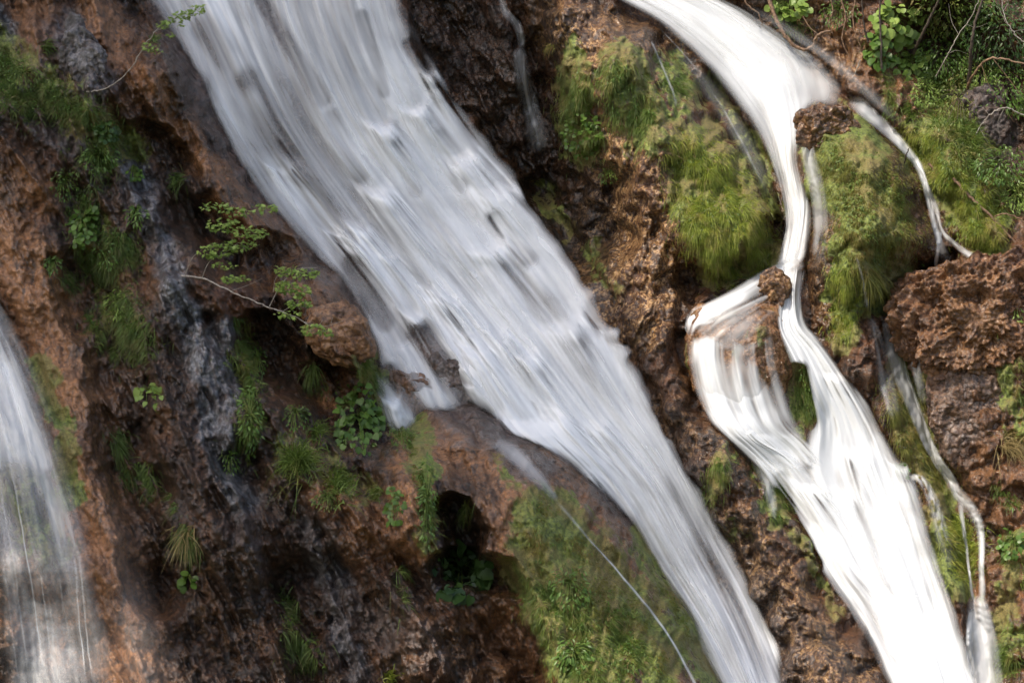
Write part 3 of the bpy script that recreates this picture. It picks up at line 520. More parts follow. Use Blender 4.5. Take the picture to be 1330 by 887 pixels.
stream('hair thin trickles crossing the grassy rock under the upper chute', [([(845,52),(858,84),(872,118),(878,142)], [2.5,2.5,3,4], [.4,.6,.55,.2], .05), ([(806,225),(812,250),(824,285),(826,315)], [2,2.5,2.5,4], [.2,.5,.5,.2], .05), ([(850,30),(890,72),(930,125),(965,190),(1000,262)], [1.5,2,2.5,3,3], [.1,.3,.2,.2,.1], .10), 
    ([(1112,330),(1121,365),(1128,402)], [3,3,6], [.1,.3,.5], .05), ([(925,0),(935,26)], 3, .5, .05)], 860, 90)
stream('dripping veil on the wall below the boulder ledge', [([(970,575),(985,600),(1000,640),(1008,680)], [10,12,12,8], [.5,.4,.3,.1], .05)], 980, 620)
# left waterfall
wf = waterfall('grey transparent waterfall at the left edge thinning into separate threads', 50, 620)
LEFTW = [[(-150,330),(-70,330),(-8,360)],[(-110,450),(-22,440),(58,470)],[(-75,560),(15,555),(102,575)],[(-50,680),(42,680),(142,690)],[(-35,800),(62,800),(180,800)],[(-25,960),(80,960),(220,960)]]
sheet('sheet', LEFTW, 130, 300, .42, [.55,.50,.42,.30,.16,.10], [([(20,620),(60,760)], 26, .28), ([(10,480),(60,600)], 10, -.2)], [], mode='soft', relief=.05, edge=.36, parent=wf, seed=14)
sheet('veil', LEFTW, 90, 220, .52, [.28,.26,.2,.15,.1,.08], [], [], mode='soft', relief=.05, edge=.4, parent=wf, seed=15)
for k, (pts, w_, dn) in enumerate([([(0,520),(12,600),(30,690),(45,780),(60,900)], 2.2, .85), ([(20,600),(36,680),(50,740)], 1.6, .6), ([(50,730),(58,780),(66,850)], 1.5, .6), ([(72,720),(84,790),(92,830)], 1.3, .6), ([(92,700),(100,760),(112,900)], 1.8, .8), ([(98,700),(108,770),(122,900)], 1.6, .7), ([(60,760),(66,800),(70,850)], 1.3, .5), ([(-8,560),(6,660),(22,760),(38,900)], 2, .6), ([(5,720),(14,800),(26,900)], 1.4, .5), ([(80,760),(84,830)], 1.2, .4)]):
    sheet('thread', ribbon(pts, w_, w_), 8, 90, .52, dn*.33, mode='soft', relief=.01, edge=.4, endfade=(.35, .2), parent=wf, seed=30+k)
sheet('spray', [[(60,560),(130,540)],[(90,660),(190,640)],[(100,760),(230,740)],[(110,860),(260,840)],[(120,960),(280,940)]], 60, 160, .48, .11, [], [], mode='soft', relief=.03, edge=.5, parent=wf, seed=16, endfade=(.5, 0))
# ------------------------------------------------------------------ boulders
rock('boulder', [(1158,412),(1170,375),(1215,352),(1262,342),(1330,340),(1420,345),(1430,470),(1340,470),(1300,480),(1255,478),(1200,482),(1172,455)], float(surf(1270,410))-.36, .52, 'large pitted reddish brown boulder at the right edge below the forked stream', amp=.095, zone=(.25,.0,0,0,.12,1,0), n=(420,260), sq=.62)
rock('boulder', [(1210,485),(1235,464),(1278,470),(1306,500),(1300,560),(1270,608),(1240,612),(1222,575),(1208,530)], float(surf(1245,540))-.16, .36, 'smooth dark purplish boulder directly under the large reddish one', amp=.04, zone=(.1,.1,.22,.1,.1,1,0), n=(240,150), sq=.6)
rock('boulder', [(893,440),(900,410),(935,392),(975,388),(1010,405),(1025,450),(1020,510),(995,550),(950,560),(915,535),(898,490)], float(base(950,440))-.08, .46, 'rounded olive and tan boulder with white water fanning over it', amp=.03, zone=(.55,.28,0,0,.3,1,0), n=(200,120))
rock('rock', [(984,398),(988,368),(1003,352),(1018,360),(1020,390),(1008,408)], float(base(1003,380))+.25, .22, 'small brown rock parting the water above the rounded ledge boulder', 'rock', amp=.04, zone=(.3,0,0,.1,.6,.8,0))
rock('rock', [(1036,178),(1034,160),(1044,148),(1075,140),(1100,146),(1114,158),(1112,174),(1100,186),(1075,196),(1048,192)], float(surf(1080,175))-.17, .25, 'knobbly dark rock crest splitting the upper right cascade', 'rock', amp=.06, zone=(.1,.1,0,.15,.3,1,0))
rock('standing_rock', [(84,60),(92,22),(104,18),(112,40),(128,58),(138,84),(138,112),(120,120),(98,112),(86,92)], float(surf(110,75))+.06, .30, 'tall pointed grey rock standing in grass at the upper left', 'rock', amp=.05, zone=(0,.05,.8,.15,0,.2,0))
rock('rock', [(405,400),(440,395),(478,432),(486,462),(462,474),(425,462),(400,436)], float(surf(440,435))-.12, .34, 'blunt brown rock nose overhanging beside the main cascade', 'rock', amp=.035, zone=(.6,.1,0,0,.15,.4,0), n=(200,120))
rock('rock', [(568,455),(578,470),(612,520),(642,556),(630,560),(600,535),(572,492),(556,462)], float(base(600,505))+.03, .12, 'long dark grey slab showing through the middle of the main cascade', 'rock', amp=.03, zone=(.1,.1,.55,.3,0,1,0))
rock('rock', [(512,484),(528,486),(560,520),(588,560),(572,562),(536,530),(516,504)], float(base(545,525))-.02, .12, 'brown slab showing near the left foot of the main cascade', 'rock', amp=.03, zone=(.45,.1,.2,.2,0,1,0))
rock('rock', [(1145,405),(1160,398),(1178,402),(1180,412),(1160,416)], float(surf(1160,406)), .10, 'small wet stone where the double stream spills over', 'rock', amp=.02, zone=(.2,0,0,.2,.6,1,0), n=(60,40))
rock('rock', [(1262,120),(1290,118),(1308,150),(1306,190),(1285,196),(1266,165)], float(surf(1285,155))+.1, .25, 'dark grey rock half hidden by bushes at the top right', 'rock', amp=.05, zone=(0,0,.5,.5,0,.3,0))
# ------------------------------------------------------------------ shade: an unseen mass added up to the left to block the sun
def build_sun_blocker():
    # outline follows the wanted shade edge; a tapering arm joins it to the cliff
    T0 = 30.0                                # metres along the sun direction from the wall it shades
    out = [(-2300,120),(-700,60),(-250,-120),(100,-200),(500,-190),(690,-150),(712,-60),(735,80),(762,300),(850,470),(905,600),(960,740),(1030,930),(700,980),(200,980),(-180,900),(-300,640),(-700,520),(-2300,460)]
    P = np.array(out, float); c = np.array([150., 300.]); ang = np.arctan2(P[:, 1]-c[1], P[:, 0]-c[0]); rad = np.hypot(*(P-c).T); o = np.argsort(ang)
    th = np.linspace(-np.pi, np.pi, 361)[:-1]; r = np.interp(th, np.r_[ang[o]-2*np.pi, ang[o], ang[o]+2*np.pi], np.r_[rad[o]]*1 if False else np.r_[rad[o], rad[o], rad[o]])
    ph = np.linspace(0, np.pi, 70); TH, PH = np.meshgrid(th, ph); RR = np.interp(TH, th, r)
    s = np.sin(PH)**.5; cz = np.cos(PH); x = c[0]+RR*s*np.cos(TH); y = c[1]+RR*s*np.sin(TH)
    x = x+14*fbm(x/60, y/60, 3, 91)*(s > .1); y = y+14*fbm(x/60, y/60, 3, 95)*(s > .1)
    V = world(x, y, base(x, y)+.3); S = np.array(sdir)
    V = V+S*((T0+1.3*cz*(1+.3*fbm(x/150, y/150, 3, 97)))*sst(-2250, -450, x))[..., None]
    nr, nc = x.shape; i = np.arange(nr-1)[:, None]*nc; j = np.arange(nc)[None]; j2 = (j+1) % nc
    F = np.stack([i+j, i+nc+j, i+nc+j2, i+j2], -1).reshape(-1, 4); ZA, ZB = zones(x*0+100, y*0+500)
    ob = mk('sun_blocker', V.reshape(-1, 3), F, M_ROCK, attrs={'zone_a': ('FLOAT_COLOR', ZA), 'zone_b': ('FLOAT_COLOR', ZB)})
    tag(ob, 'unseen rock mass added above the view to block sun from the left cascade', 'cliff', kind='structure')
build_sun_blocker()
# ------------------------------------------------------------------ vegetation
G_ = np.array([0, 0, -1.])
def unit(a): a = np.asarray(a, float); return a/(np.linalg.norm(a, axis=-1, keepdims=True)+1e-9)
def scatter(S, n, r_=None):
    q = r_ or rng; A = np.array([r*r*2+(sum(math.dist(a, b) for a, b in zip(p[:-1], p[1:])))*r for p, r in S], float); A = A/A.sum(); X = []
    for (p, r), a in zip(S, A):
        m = int(round(n*a)); p = np.array(p, float)
        if len(p) == 1: t = np.repeat(p, m, 0)
        else:
            L = np.hypot(*np.diff(p, axis=0).T); s = q.random(m)*L.sum(); c = np.r_[0, np.cumsum(L)]; k = np.clip(np.searchsorted(c, s)-1, 0, len(L)-1); f = ((s-c[k])/L[k])[:, None]; t = p[k]*(1-f)+p[k+1]*f
        an = q.random(m)*2*np.pi; d = np.abs(q.normal(0, .62, m))*r; X.append(t+np.stack([np.cos(an), np.sin(an)], -1)*d[:, None])
    return np.concatenate(X)
def blades_mesh(P, N, L, wd, hang, spread=.5, seg=5):
    n = len(P); Tg = unit(G_-N*(N@G_)[:, None]); r_ = rng.normal(0, 1, (n, 3)); cl = np.clip((hang-.5)*2, 0, 1)
    d0 = unit((N*.9+np.array([0, 0, .35]))*(1-cl)+(Tg+N*.30)*cl+r_*spread*(1-.35*cl))
    P = P-N*.01; L = L*(.45+.9*rng.random(n)); side = unit(np.cross(d0, rng.normal(0, 1, (n, 3))*.5+np.array([0, -1., 0]))); bend = (.35+.5*rng.random(n))
    s = np.linspace(0, 1, seg)[None, :, None]; C = P[:, None]+d0[:, None]*L[:, None, None]*s+G_*(L*bend)[:, None, None]*s**2
    w_ = wd*(.6+.8*rng.random(n))[:, None, None]*(1-s**1.6*.95)*.5; V = np.stack([C-side[:, None]*w_, C+side[:, None]*w_], 2)
    V = V.reshape(-1, 3); i = (np.arange(n)[:, None]*seg*2+np.arange(seg-1)[None]*2).ravel()
    return V, np.stack([i, i+1, i+3, i+2], -1)
def clumpy(X, scale=30, thr=-.12, s=0):
    v = fbm(X[:, 0]/scale, X[:, 1]/(scale*1.8), 3, 101+s)+.5*fbm(X[:, 0]/9, X[:, 1]/14, 2, 131+s); return X[v > thr+.12*rng.standard_normal(len(X))]
def swath(name, S, n, L, wd, hang, mat, label, cat='grass', kind='stuff', sc_=30, thr=-.12, spread=.45, parent=None, off=.0):
    X = clumpy(scatter(S, n), sc_, thr, len(label)); h = surf(X[:, 0], X[:, 1])+off; P = world(X[:, 0], X[:, 1], h); N = nrm(X[:, 0], X[:, 1])
    V, F = blades_mesh(P, N, L, wd, hang, spread); ob = tag(mk(name, V, F, mat, parent), label, cat, kind=kind)
    k = rng.random(len(P)) < .07; k &= fbm(X[:, 0]/22, X[:, 1]/22, 2, 151) > -.1; m = int(k.sum())
    if m:
        Nn = unit(N[k]+rng.normal(0, .4, (m, 3))+np.array([0, 0, .5])); Dr = unit(G_+N[k]*.5+rng.normal(0, .5, (m, 3))); V, F = leaves_mesh(P[k]+N[k]*.03, Nn, Dr, .04, 'lance'); mk('leaves', V, F, M_GRASS if mat in (M_LIME, M_OLIVE) else M_LEAF, ob)
    k = rng.random(len(P)) < .012; m = int(k.sum())
    if m: V, F = blades_mesh(P[k], N[k], L*1.5, .006, min(hang, .7), .6); mk('dead_stalks', V, F, M_STRAW, ob)
    return ob
# single tufts
def tuft(px, py, r, n, L, hang, mat, label, group=None, spread=.5, name='grass_tuft', wd=.011):
    X = scatter([([(px, py)], r)], n); h = surf(X[:, 0], X[:, 1])+.02; P = world(X[:, 0], X[:, 1], h); N = nrm(X[:, 0], X[:, 1], 10)
    V, F = blades_mesh(P, N, L, wd, hang, spread); return tag(mk(name, V, F, mat), label, 'grass tuft', group)
for a in [(388,600,22,650,.34,.55,M_GRASS,'large shaggy grass tuft on the dark wall left of the slanted leafy clump'),
          (440,628,18,450,.26,.5,M_GRASS,'round grass tuft just right of the large shaggy tuft'),
          (412,560,11,200,.20,.55,M_GRASS,'small grass tuft above the large shaggy tuft'),
          (405,480,8,160,.2,.7,M_DGRASS,'dim grass tuft hanging under the brown rock nose'),
          (242,690,9,130,.26,.85,M_STRAW,'dry straw tuft hanging above a hole in the lower left rock'),
          (1312,578,14,320,.24,.6,M_STRAW,'pale straw tuft at the right edge below the dark boulder'),
          (490,640,9,120,.18,.6,M_GRASS,'small grass tuft beside the ochre flowstone'),
          (200,52,5,60,.16,.5,M_DGRASS,'tiny dark tuft on the orange band right of the standing rock'),
          (60,60,9,90,.17,.6,M_DGRASS,'thin tuft on brown rock left of the standing rock'),
          (505,878,9,150,.12,.3,M_LIME,'bright tuft cut by the bottom edge of the picture'),
          (605,660,8,90,.14,.8,M_GRASS,'wispy tuft on the roof of the small black cave'),
          (233,230,10,90,.2,.8,M_DGRASS,'drooping tuft in the black cleft right of the grey ridge'),
          (1135,360,12,260,.2,.85,M_OLIVE,'shaggy olive tuft under the lower lip of the mossy boulder'),
          (715,60,4,60,.1,.7,M_OLIVE,'faint tuft on the gold patched rock near the top')]: tuft(*a)
# leaves
def leaf_shape(kind):
    if kind == 'round': o = [(0,0),(.32,.12),(.5,.4),(.42,.72),(.2,.92),(0,1.0)]
    elif kind == 'heart': o = [(0,.08),(.28,-.06),(.52,.2),(.48,.55),(.24,.85),(0,1.05)]
    elif kind == 'lance': o = [(0,0),(.13,.2),(.18,.45),(.12,.75),(.05,.92),(0,1.05)]
    else: o = [(0,0),(.16,.10),(.50,.20),(.24,.42),(.36,.70),(.12,.66),(0,1.05)]
    return np.array(o, float)
def leaves_mesh(P, Nn, Dr, size, kind):    # one folded blade per point: midrib + two halves
    o = leaf_shape(kind); m = len(o); n = len(P); side = unit(np.cross(Dr, Nn)); Nn = unit(np.cross(side, Dr)); s = size*(.6+.7*rng.random(n))
    def pt(x, y, z): return P[:, None]+(side[:, None]*x[None, :, None]+Dr[:, None]*y[None, :, None]+Nn[:, None]*z[None, :, None])*s[:, None, None]
    y = o[:, 1]; curl = -.18*y**2; mid = pt(0*y, y, curl); rt = pt(o[:, 0], y, curl+.28*o[:, 0]-.25*o[:, 0]**2); lf = pt(-o[:, 0], y, curl+.28*o[:, 0]-.25*o[:, 0]**2)
    V = np.concatenate([lf, mid, rt], 1).reshape(-1, 3); F = []
    b = (np.arange(n)*3*m)[:, None]; k = np.arange(m-1)[None]
    for a in (0, m): F.append(np.stack([b+a+k, b+a+m+k, b+a+m+k+1, b+a+k+1], -1).reshape(-1, 4))
    return V, np.concatenate(F)
def tube(paths, rads, sides=6):
    V = []; F = []; o = 0
    for P, rd in zip(paths, rads):
        P = np.asarray(P, float); n = len(P); T = unit(np.gradient(P, axis=0)); a = unit(np.cross(T, np.array([.3, .2, 1.])+1e-3)); b = np.cross(T, a); rd = np.linspace(rd[0], rd[1], n)
        an = np.arange(sides)*2*np.pi/sides; V.append((P[:, None]+(a[:, None]*np.cos(an)[None, :, None]+b[:, None]*np.sin(an)[None, :, None])*rd[:, None, None]).reshape(-1, 3))
        i = np.arange(n-1)[:, None]*sides; j = np.arange(sides)[None]; j2 = (j+1) % sides; F.append(np.stack([i+j+o, i+j2+o, i+sides+j2+o, i+sides+j+o], -1).reshape(-1, 4)); o += n*sides
    return np.concatenate(V), np.concatenate(F)
swath('hanging_grass', [([(742,95),(750,150),(765,190)], 22), ([(800,90),(825,165)], 30), ([(868,85),(885,130)], 18), ([(830,140),(850,150)], 20)], 19000, .09, .007, .85, M_GRASS, 'green grass hanging over the rock left of the upper chute')
swath('hanging_grass', [([(890,195),(930,235),(965,290),(985,325)], 30), ([(900,250),(930,320),(960,350)], 30)], 36000, .10, .006, .85, M_LIME, 'bright yellow green curtain of hanging grass right of centre', thr=-.35, spread=.3)
swath('mossy_grass', [([(1085,190),(1115,260),(1135,340)], 44), ([(1150,220),(1185,300)], 26)], 34000, .05, .006, .8, M_OLIVE, 'olive and yellow moss covering the big boulder right of the chute', 'moss', thr=-.35)
swath('mossy_grass', [([(1092,350),(1098,400),(1090,430)], 16)], 5000, .08, .007, .9, M_LIME, 'pale yellow green moss strip below the mossy boulder', 'moss', thr=-.5)
swath('hillside_grass', [([(1190,175),(1225,225),(1265,290),(1290,320)], 26), ([(1225,190),(1300,300)], 20)], 24000, .07, .006, .75, M_LIME, 'fresh green grass on the slope right of the winding stream', thr=-.3)
swath('hillside_grass', [([(1215,90),(1250,160),(1290,230),(1330,250)], 34), ([(1180,140),(1210,160)], 14)], 15000, .15, .009, .5, M_GRASS, 'tall green grass tangled under the top right bushes', thr=-.25)
swath('mossy_grass', [([(1180,440),(1178,520),(1200,590),(1228,640)], 20), ([(1150,500),(1185,600)], 14)], 9000, .08, .007, .9, M_OLIVE, 'yellowish moss in the groove behind the thin double stream', 'moss', thr=-.3)
swath('mossy_grass', [([(1235,680),(1262,700),(1250,740)], 22)], 3000, .12, .009, .7, M_LIME, 'green moss cushion beside the right end of the lower cascade', 'moss', thr=-.4)
swath('mossy_grass', [([(1000,590),(1008,640),(1012,670)], 16), ([(935,595),(925,640)], 12), ([(1040,480),(1052,540)], 13)], 7000, .09, .008, .9, M_GRASS, 'dark green moss hanging beside and between the lower cascade strands', 'moss', thr=-.3)
swath('mossy_grass', [([(690,650),(750,710),(830,800),(880,890)], 30), ([(700,700),(780,800),(830,890)], 40), ([(840,720),(900,830)], 14)], 38000, .045, .006, .75, M_OLIVE, 'short olive moss over the rounded ridge at the bottom centre', 'moss', thr=.05)
swath('hanging_grass', [([(705,765),(740,800),(770,850)], 30), ([(790,790),(830,860)], 24), ([(740,870),(800,890)], 25)], 20000, .09, .007, .75, M_GRASS, 'dense green grass hanging from the foot of the rounded mossy ridge', thr=-.15)
swath('hillside_grass', [([(-10,70),(40,110),(100,145),(150,185)], 24), ([(0,110),(40,140)], 22)], 18000, .09, .007, .6, M_DGRASS, 'shaded grass carpeting the ledge at the top left corner', thr=-.35)
swath('hanging_grass', [([(110,250),(125,330),(165,410),(180,460)], 28), ([(150,300),(170,340)], 20), ([(100,190),(140,220)], 18), ([(65,340),(100,370)], 10), ([(110,410),(150,460)], 14)], 20000, .11, .007, .75, M_DGRASS, 'dark grass hanging down the shaded gully left of the grey ridge', thr=-.05)
swath('hanging_grass', [([(300,420),(325,490),(325,560)], 20), ([(305,580),(320,600)], 14), ([(470,465),(500,520),(550,600)], 12), ([(545,600),(560,690)], 13), ([(430,500),(455,520)], 14)], 11000, .11, .008, .8, M_GRASS, 'grass strips hanging down the dark wall under the brown rock nose', thr=-.1)
swath('hanging_grass', [([(150,560),(165,620)], 16), ([(180,600),(200,640)], 12), ([(370,780),(400,850)], 22), ([(520,740),(525,800)], 10), ([(220,640),(250,700)], 8), ([(235,690),(248,712)], 12)], 4500, .16, .009, .85, M_DGRASS, 'sparse dark grass trailing over the black rocks at the bottom left', thr=0)
swath('hillside_grass', [([(1290,330),(1330,370)], 14), ([(1305,430),(1325,520)], 16), ([(1290,630),(1325,660)], 10), ([(1290,840),(1330,880)], 20), ([(1300,720),(1325,760)], 12), ([(1180,610),(1190,650)], 8), ([(1170,440)], 6), ([(1130,50),(1165,150)], 14), ([(1010,15),(1040,40)], 14)], 5000, .11, .009, .6, M_GRASS, 'scattered green tufts in cracks of the brown rocks at the right edge', thr=-.1)
def plant(px, py, rx, ry, n, size, kind, mat, label, name='leafy_plant', cat='plant', out=.22, group=None, bark=None):
    """leafy plant rooted on the rock: stems fan out, a leaf at every stem end"""
    h = float(surf_s(px, py, 6)); root = world(px, py, h).astype(float); e = empty(name, root); tag(e, label, cat, group)
    a = rng.random(n)*2*np.pi; d = np.sqrt(rng.random(n)); X = px+np.cos(a)*d*rx; Y = py+np.sin(a)*d*ry
    hs = np.maximum(surf_s(X, Y, 4), h-.4)+.04+out*rng.random(n)*(1.1-.6*d); P = world(X, Y, hs)
    Nn = unit(np.stack([rng.normal(0, .45, n), -.8+rng.normal(0, .25, n), .75+rng.normal(0, .35, n)], -1)); Dr = unit(np.stack([np.cos(a)*.5+rng.normal(0, .4, n), -.35+rng.normal(0, .3, n), -.55-np.sin(a)*.4+rng.normal(0, .35, n)], -1))
    V, F = leaves_mesh(P-root, Nn, Dr, size, kind); mk('foliage', V, F, mat, e)
    k = rng.choice(n, min(n, 26), replace=False); k = k[:26]; paths = []
    for q in k:
        t = np.linspace(0, 1, 5)[:, None]; b_ = np.array([0, 0, .04]); paths.append(b_*(1-t)+(P[q]-root)*t+np.array([0, -.05, .05])*np.sin(t*np.pi))
    V, F = tube(paths, [(.005, .003)]*len(paths), 4); mk('stem', V, F, bark or (M_DBARK if out > .5 else M_GRASS), e); return e
for a in [(465,545,30,48,150,.085,'heart',M_LEAF,'dense slanting clump of heart shaped leaves under the brown rock nose'),
          (600,742,36,34,60,.17,'heart',M_DLEAF,'broad leaved plant in the mouth of the small black cave'),
          (757,175,24,30,150,.055,'round',M_LEAF,'small leaved dark green clump on the shaded left side of the grassy rock'),
          (108,292,17,30,90,.07,'round',M_LEAF,'leafy clump left of the grey ridge in the shaded gully'),
          (178,280,14,14,50,.07,'lance',M_LEAF,'leafy clump low on the grey ridge above the spreading branch'),
          (193,512,18,16,14,.10,'heart',M_YLEAF,'little pale green seedling alone on the dark left wall'),
          (325,545,16,46,120,.07,'lance',M_LEAF,'narrow vertical strip of leaves on the wall right of the grey ridge'),
          (512,655,12,26,34,.065,'round',M_LEAF,'trailing leafy vine left of the ochre flowstone'),
          (556,650,12,60,140,.06,'lance',M_LEAF,'long trailing leafy strip right of the ochre flowstone'),
          (612,600,10,10,1,.05,'round',M_LEAF,None),
          (140,170,16,14,70,.06,'round',M_DLEAF,'low leafy clump at the foot of the standing rock'),
          (243,755,8,10,14,.09,'round',M_LEAF,'few round leaves under the hole in the lower left rock'),
          (1165,30,30,26,70,.12,'round',M_YLEAF,'sunlit plant with round pale leaves at the top edge'),
          (1182,82,26,20,60,.11,'round',M_YLEAF,'sunlit round leaved plant just below the top edge plant'),
          (1142,66,16,22,40,.10,'heart',M_LEAF,'mid green leafy plant left of the sunlit round leaved plants'),
          (1025,10,26,14,60,.09,'round',M_YLEAF,'pale leafy plant at the top edge above the upper chute'),
          (1192,440,7,7,16,.07,'lance',M_LEAF,'tiny green plant beside the large reddish boulder'),
          (1318,405,14,14,50,.06,'lance',M_YLEAF,'light leafy sprig at the right edge next to the reddish boulder'),
          (1315,705,16,20,60,.06,'round',M_LEAF,'leafy clump at the right edge level with the thin stream'),
          (740,760,26,30,110,.06,'lance',M_LEAF,'leafy patch on the shaded flank of the mossy ridge'),
          (745,850,24,22,130,.07,'lance',M_LEAF,'bright leafy patch at the bottom edge under the mossy ridge'),
          (590,832,10,8,10,.05,'round',M_LEAF,None),
          (130,205,24,20,120,.055,'lance',M_LEAF,'ferny clump spilling over the top of the grey ridge'),
          (1170,612,10,10,26,.06,'round',M_LEAF,'small leafy plant at the edge of the lower cascade'),
          (175,225,8,10,30,.06,'round',M_LEAF,'small leafy tuft on the right flank of the grey ridge')]:
    if a[-1]: plant(*a)
# bushes at the top right
for i, (px, py, rx, ry, n, sz, m, lb) in enumerate([(1235,15,55,34,900,.065,M_GRASS,'sunlit green bush reaching the top edge right of the round leaves'),(1300,40,50,50,1100,.06,M_DLEAF,'dark green bush filling the top right corner'),
    (1225,75,36,32,600,.055,M_LEAF,'small leaved bush above the tall grass at the top right'),(1310,120,36,34,600,.06,M_LEAF,'bush behind the bare branches at the right edge'),(1245,130,30,34,500,.05,M_GRASS,'feathery green bush left of the half hidden grey rock'),(1300,215,36,26,420,.055,M_LEAF,'low bush at the right edge below the half hidden grey rock')]):
    plant(px, py, rx, ry, n, sz, 'lance', m, lb, 'bush', 'bush', out=.55)
for px, py, rx, ry, n, sz, k_, m, lb in [(1205,120,22,20,260,.05,'lance',M_YLEAF,'pale leafy bush between the round leaved plants and the half hidden rock'),(1275,95,26,20,260,.045,'lance',M_YLEAF,'light green bush under the forked brown branch'),
    (1245,205,26,22,260,.045,'lance',M_GRASS,'soft green bush on the slope above the fallen sticks'),(1320,255,18,20,160,.05,'lance',M_YLEAF,'pale bush touching the right edge above the fallen stick'),(1090,18,26,18,150,.05,'lance',M_LEAF,'low green bush at the top edge right of the curved root'),
    (85,240,18,22,120,.04,'lance',M_LEAF,'faint ferny clump on the shaded wall under the top left grass'),(135,335,16,22,110,.05,'lance',M_LEAF,'ferny clump in the gully below the leafy clump'),(150,395,14,20,90,.05,'lance',M_YLEAF,'paler fern in the lower part of the shaded gully'),
    (70,345,12,12,60,.045,'lance',M_LEAF,'small fern on the orange wall left of the gully'),(335,470,12,22,90,.05,'lance',M_LEAF,'fern hanging in the shade under the spreading branch'),(385,540,16,18,90,.045,'lance',M_LEAF,'fern on the dark wall left of the heart leaved clump'),
    (520,560,14,24,110,.045,'lance',M_LEAF,'fern fringe beside the foot of the main cascade'),(300,600,10,16,50,.045,'lance',M_LEAF,'small fern at the foot of the grey ridge'),(30,100,24,16,130,.045,'lance',M_GRASS,'fern bed in the grass at the top left edge'),(425,650,20,12,90,.045,'lance',M_GRASS,'fern trailing under the round grass tuft'),
    (790,230,12,10,40,.04,'lance',M_LEAF,'tiny fern on the rock below the dark green clump'),(1050,480,12,26,80,.045,'lance',M_LEAF,'fern growing in the dry gap between the two lower cascade arms')]:
    plant(px, py, rx, ry, n, sz, k_, m, lb, 'fern' if 'fern' in lb else 'bush', 'fern' if 'fern' in lb else 'bush', out=.22)
# branches
def path3(pts):                            # [(px,py,h above cliff)]
    p = cr(np.array([(a, b, float(surf_s(a, b, 10))*1+c) for a, b, c in pts]), np.linspace(0, len(pts)-1, 8*(len(pts)-1)+1)); return world(p[:, 0], p[:, 1], p[:, 2])
def free3(pts):                            # heights straight in metres, relative to the first point's surface
    h0 = float(surf_s(pts[0][0], pts[0][1], 10)); p = cr(np.array([(a, b, h0+c) for a, b, c in pts]), np.linspace(0, len(pts)-1, 8*(len(pts)-1)+1)); p[:, :2] += rng.normal(0, .5, p[:, :2].shape); return world(p[:, 0], p[:, 1], p[:, 2])
def branch(label, stems, mat, twigs=(), leafs=(), name='branch', cat='branch', lmat=None, lsize=.055):
    e0 = free3(stems[0][0])[0]; e = empty(name, e0); tag(e, label, cat)
    V, F = tube([free3(p)-e0 for p, a, b in stems], [(a*(1 if leafs else 1.5), b*(1 if leafs else 1.5)) for p, a, b in stems]); mk('stem', V, F, mat, e)
    if twigs:
        h0 = stems[0][0][0]; V, F = tube([world(*cr(np.array([(a, b, float(surf_s(h0[0], h0[1], 10))+c) for a, b, c in p]), np.linspace(0, len(p)-1, 6*(len(p)-1)+1)).T)-e0 for p, r in twigs], [(r, r*.4) for p, r in twigs], 5); mk('twig', V, F, mat, e)
    if leafs:
        P = []; hb = float(surf_s(stems[0][0][0][0], stems[0][0][0][1], 10))
        for (a, b, c), rx, ry, n in leafs:
            t = rng.random(n)*2*np.pi; d = np.sqrt(rng.random(n)); P.append(world(a+np.cos(t)*d*rx, b+np.sin(t)*d*ry, hb+c+rng.normal(0, .05, n)))
        P = np.concatenate(P)-e0; n = len(P); Nn = unit(np.stack([rng.normal(0, .3, n), -.45+rng.normal(0, .2, n), .9+rng.normal(0, .2, n)], -1)); Dr = unit(np.stack([.4+rng.normal(0, .6, n), -.5+rng.normal(0, .4, n), -.25+rng.normal(0, .3, n)], -1))
        V, F = leaves_mesh(P, Nn, Dr, lsize, 'maple'); mk('foliage', V, F, lmat or M_YLEAF, e)
    return e
branch('thin leafy branch curving up over the left edge of the main cascade', [([(112,120,0),(140,114,.25),(165,95,.4),(185,65,.5),(200,42,.55)], .009, .005)], M_BARK,
    [([(200,42,.55),(215,30,.55),(240,20,.55),(262,10,.55)], .004), ([(186,62,.5),(198,60,.52),(210,66,.5)], .003), ([(200,42,.55),(212,38,.55),(226,46,.55)], .003)],
    [((212,32,.55),9,6,34),((228,24,.55),10,7,44),((240,20,.55),9,6,36),((255,12,.55),11,6,44),((192,60,.5),9,5,26),((205,67,.5),7,3,12),((222,46,.52),7,3,12),((236,33,.52),6,3,8)])
branch('leafy branch with a pale stem spreading in front of the brown rock nose', [([(235,358,0),(265,362,.3),(300,378,.5),(340,396,.7),(380,410,.8),(405,425,.85)], .012, .005)], M_BARK,
    [([(262,362,.3),(272,340,.4),(290,330,.5),(310,315,.5)], .004), ([(300,378,.5),(318,372,.55),(340,362,.6)], .003), ([(350,398,.7),(365,370,.75),(385,350,.8),(412,348,.85)], .005), ([(366,405,.75),(385,395,.8),(402,392,.8)], .003), ([(395,418,.8),(420,424,.85),(445,417,.9)], .004),
     ([(430,420,.9),(432,412,.9)], .003), ([(412,425,.85),(420,415,.85)], .003), ([(355,380,.75),(358,362,.75),(368,352,.78)], .003), ([(240,358,.05),(250,335,.3),(262,325,.4)], .006)],
    [((280,268,.5),22,5,34),((305,275,.55),22,6,50),((345,270,.6),18,5,40),((290,292,.5),26,9,80),((325,302,.55),22,8,70),((282,325,.5),26,10,110),((312,318,.5),22,8,60),((290,345,.5),16,5,26),((305,362,.5),18,5,36),
     ((370,352,.78),14,6,50),((395,355,.8),20,6,56),((370,372,.76),14,8,80),((388,378,.78),14,8,50),((388,395,.8),18,6,60),((375,408,.8),18,5,36),((405,428,.85),16,8,60),((425,432,.85),10,4,18)], lsize=.055)
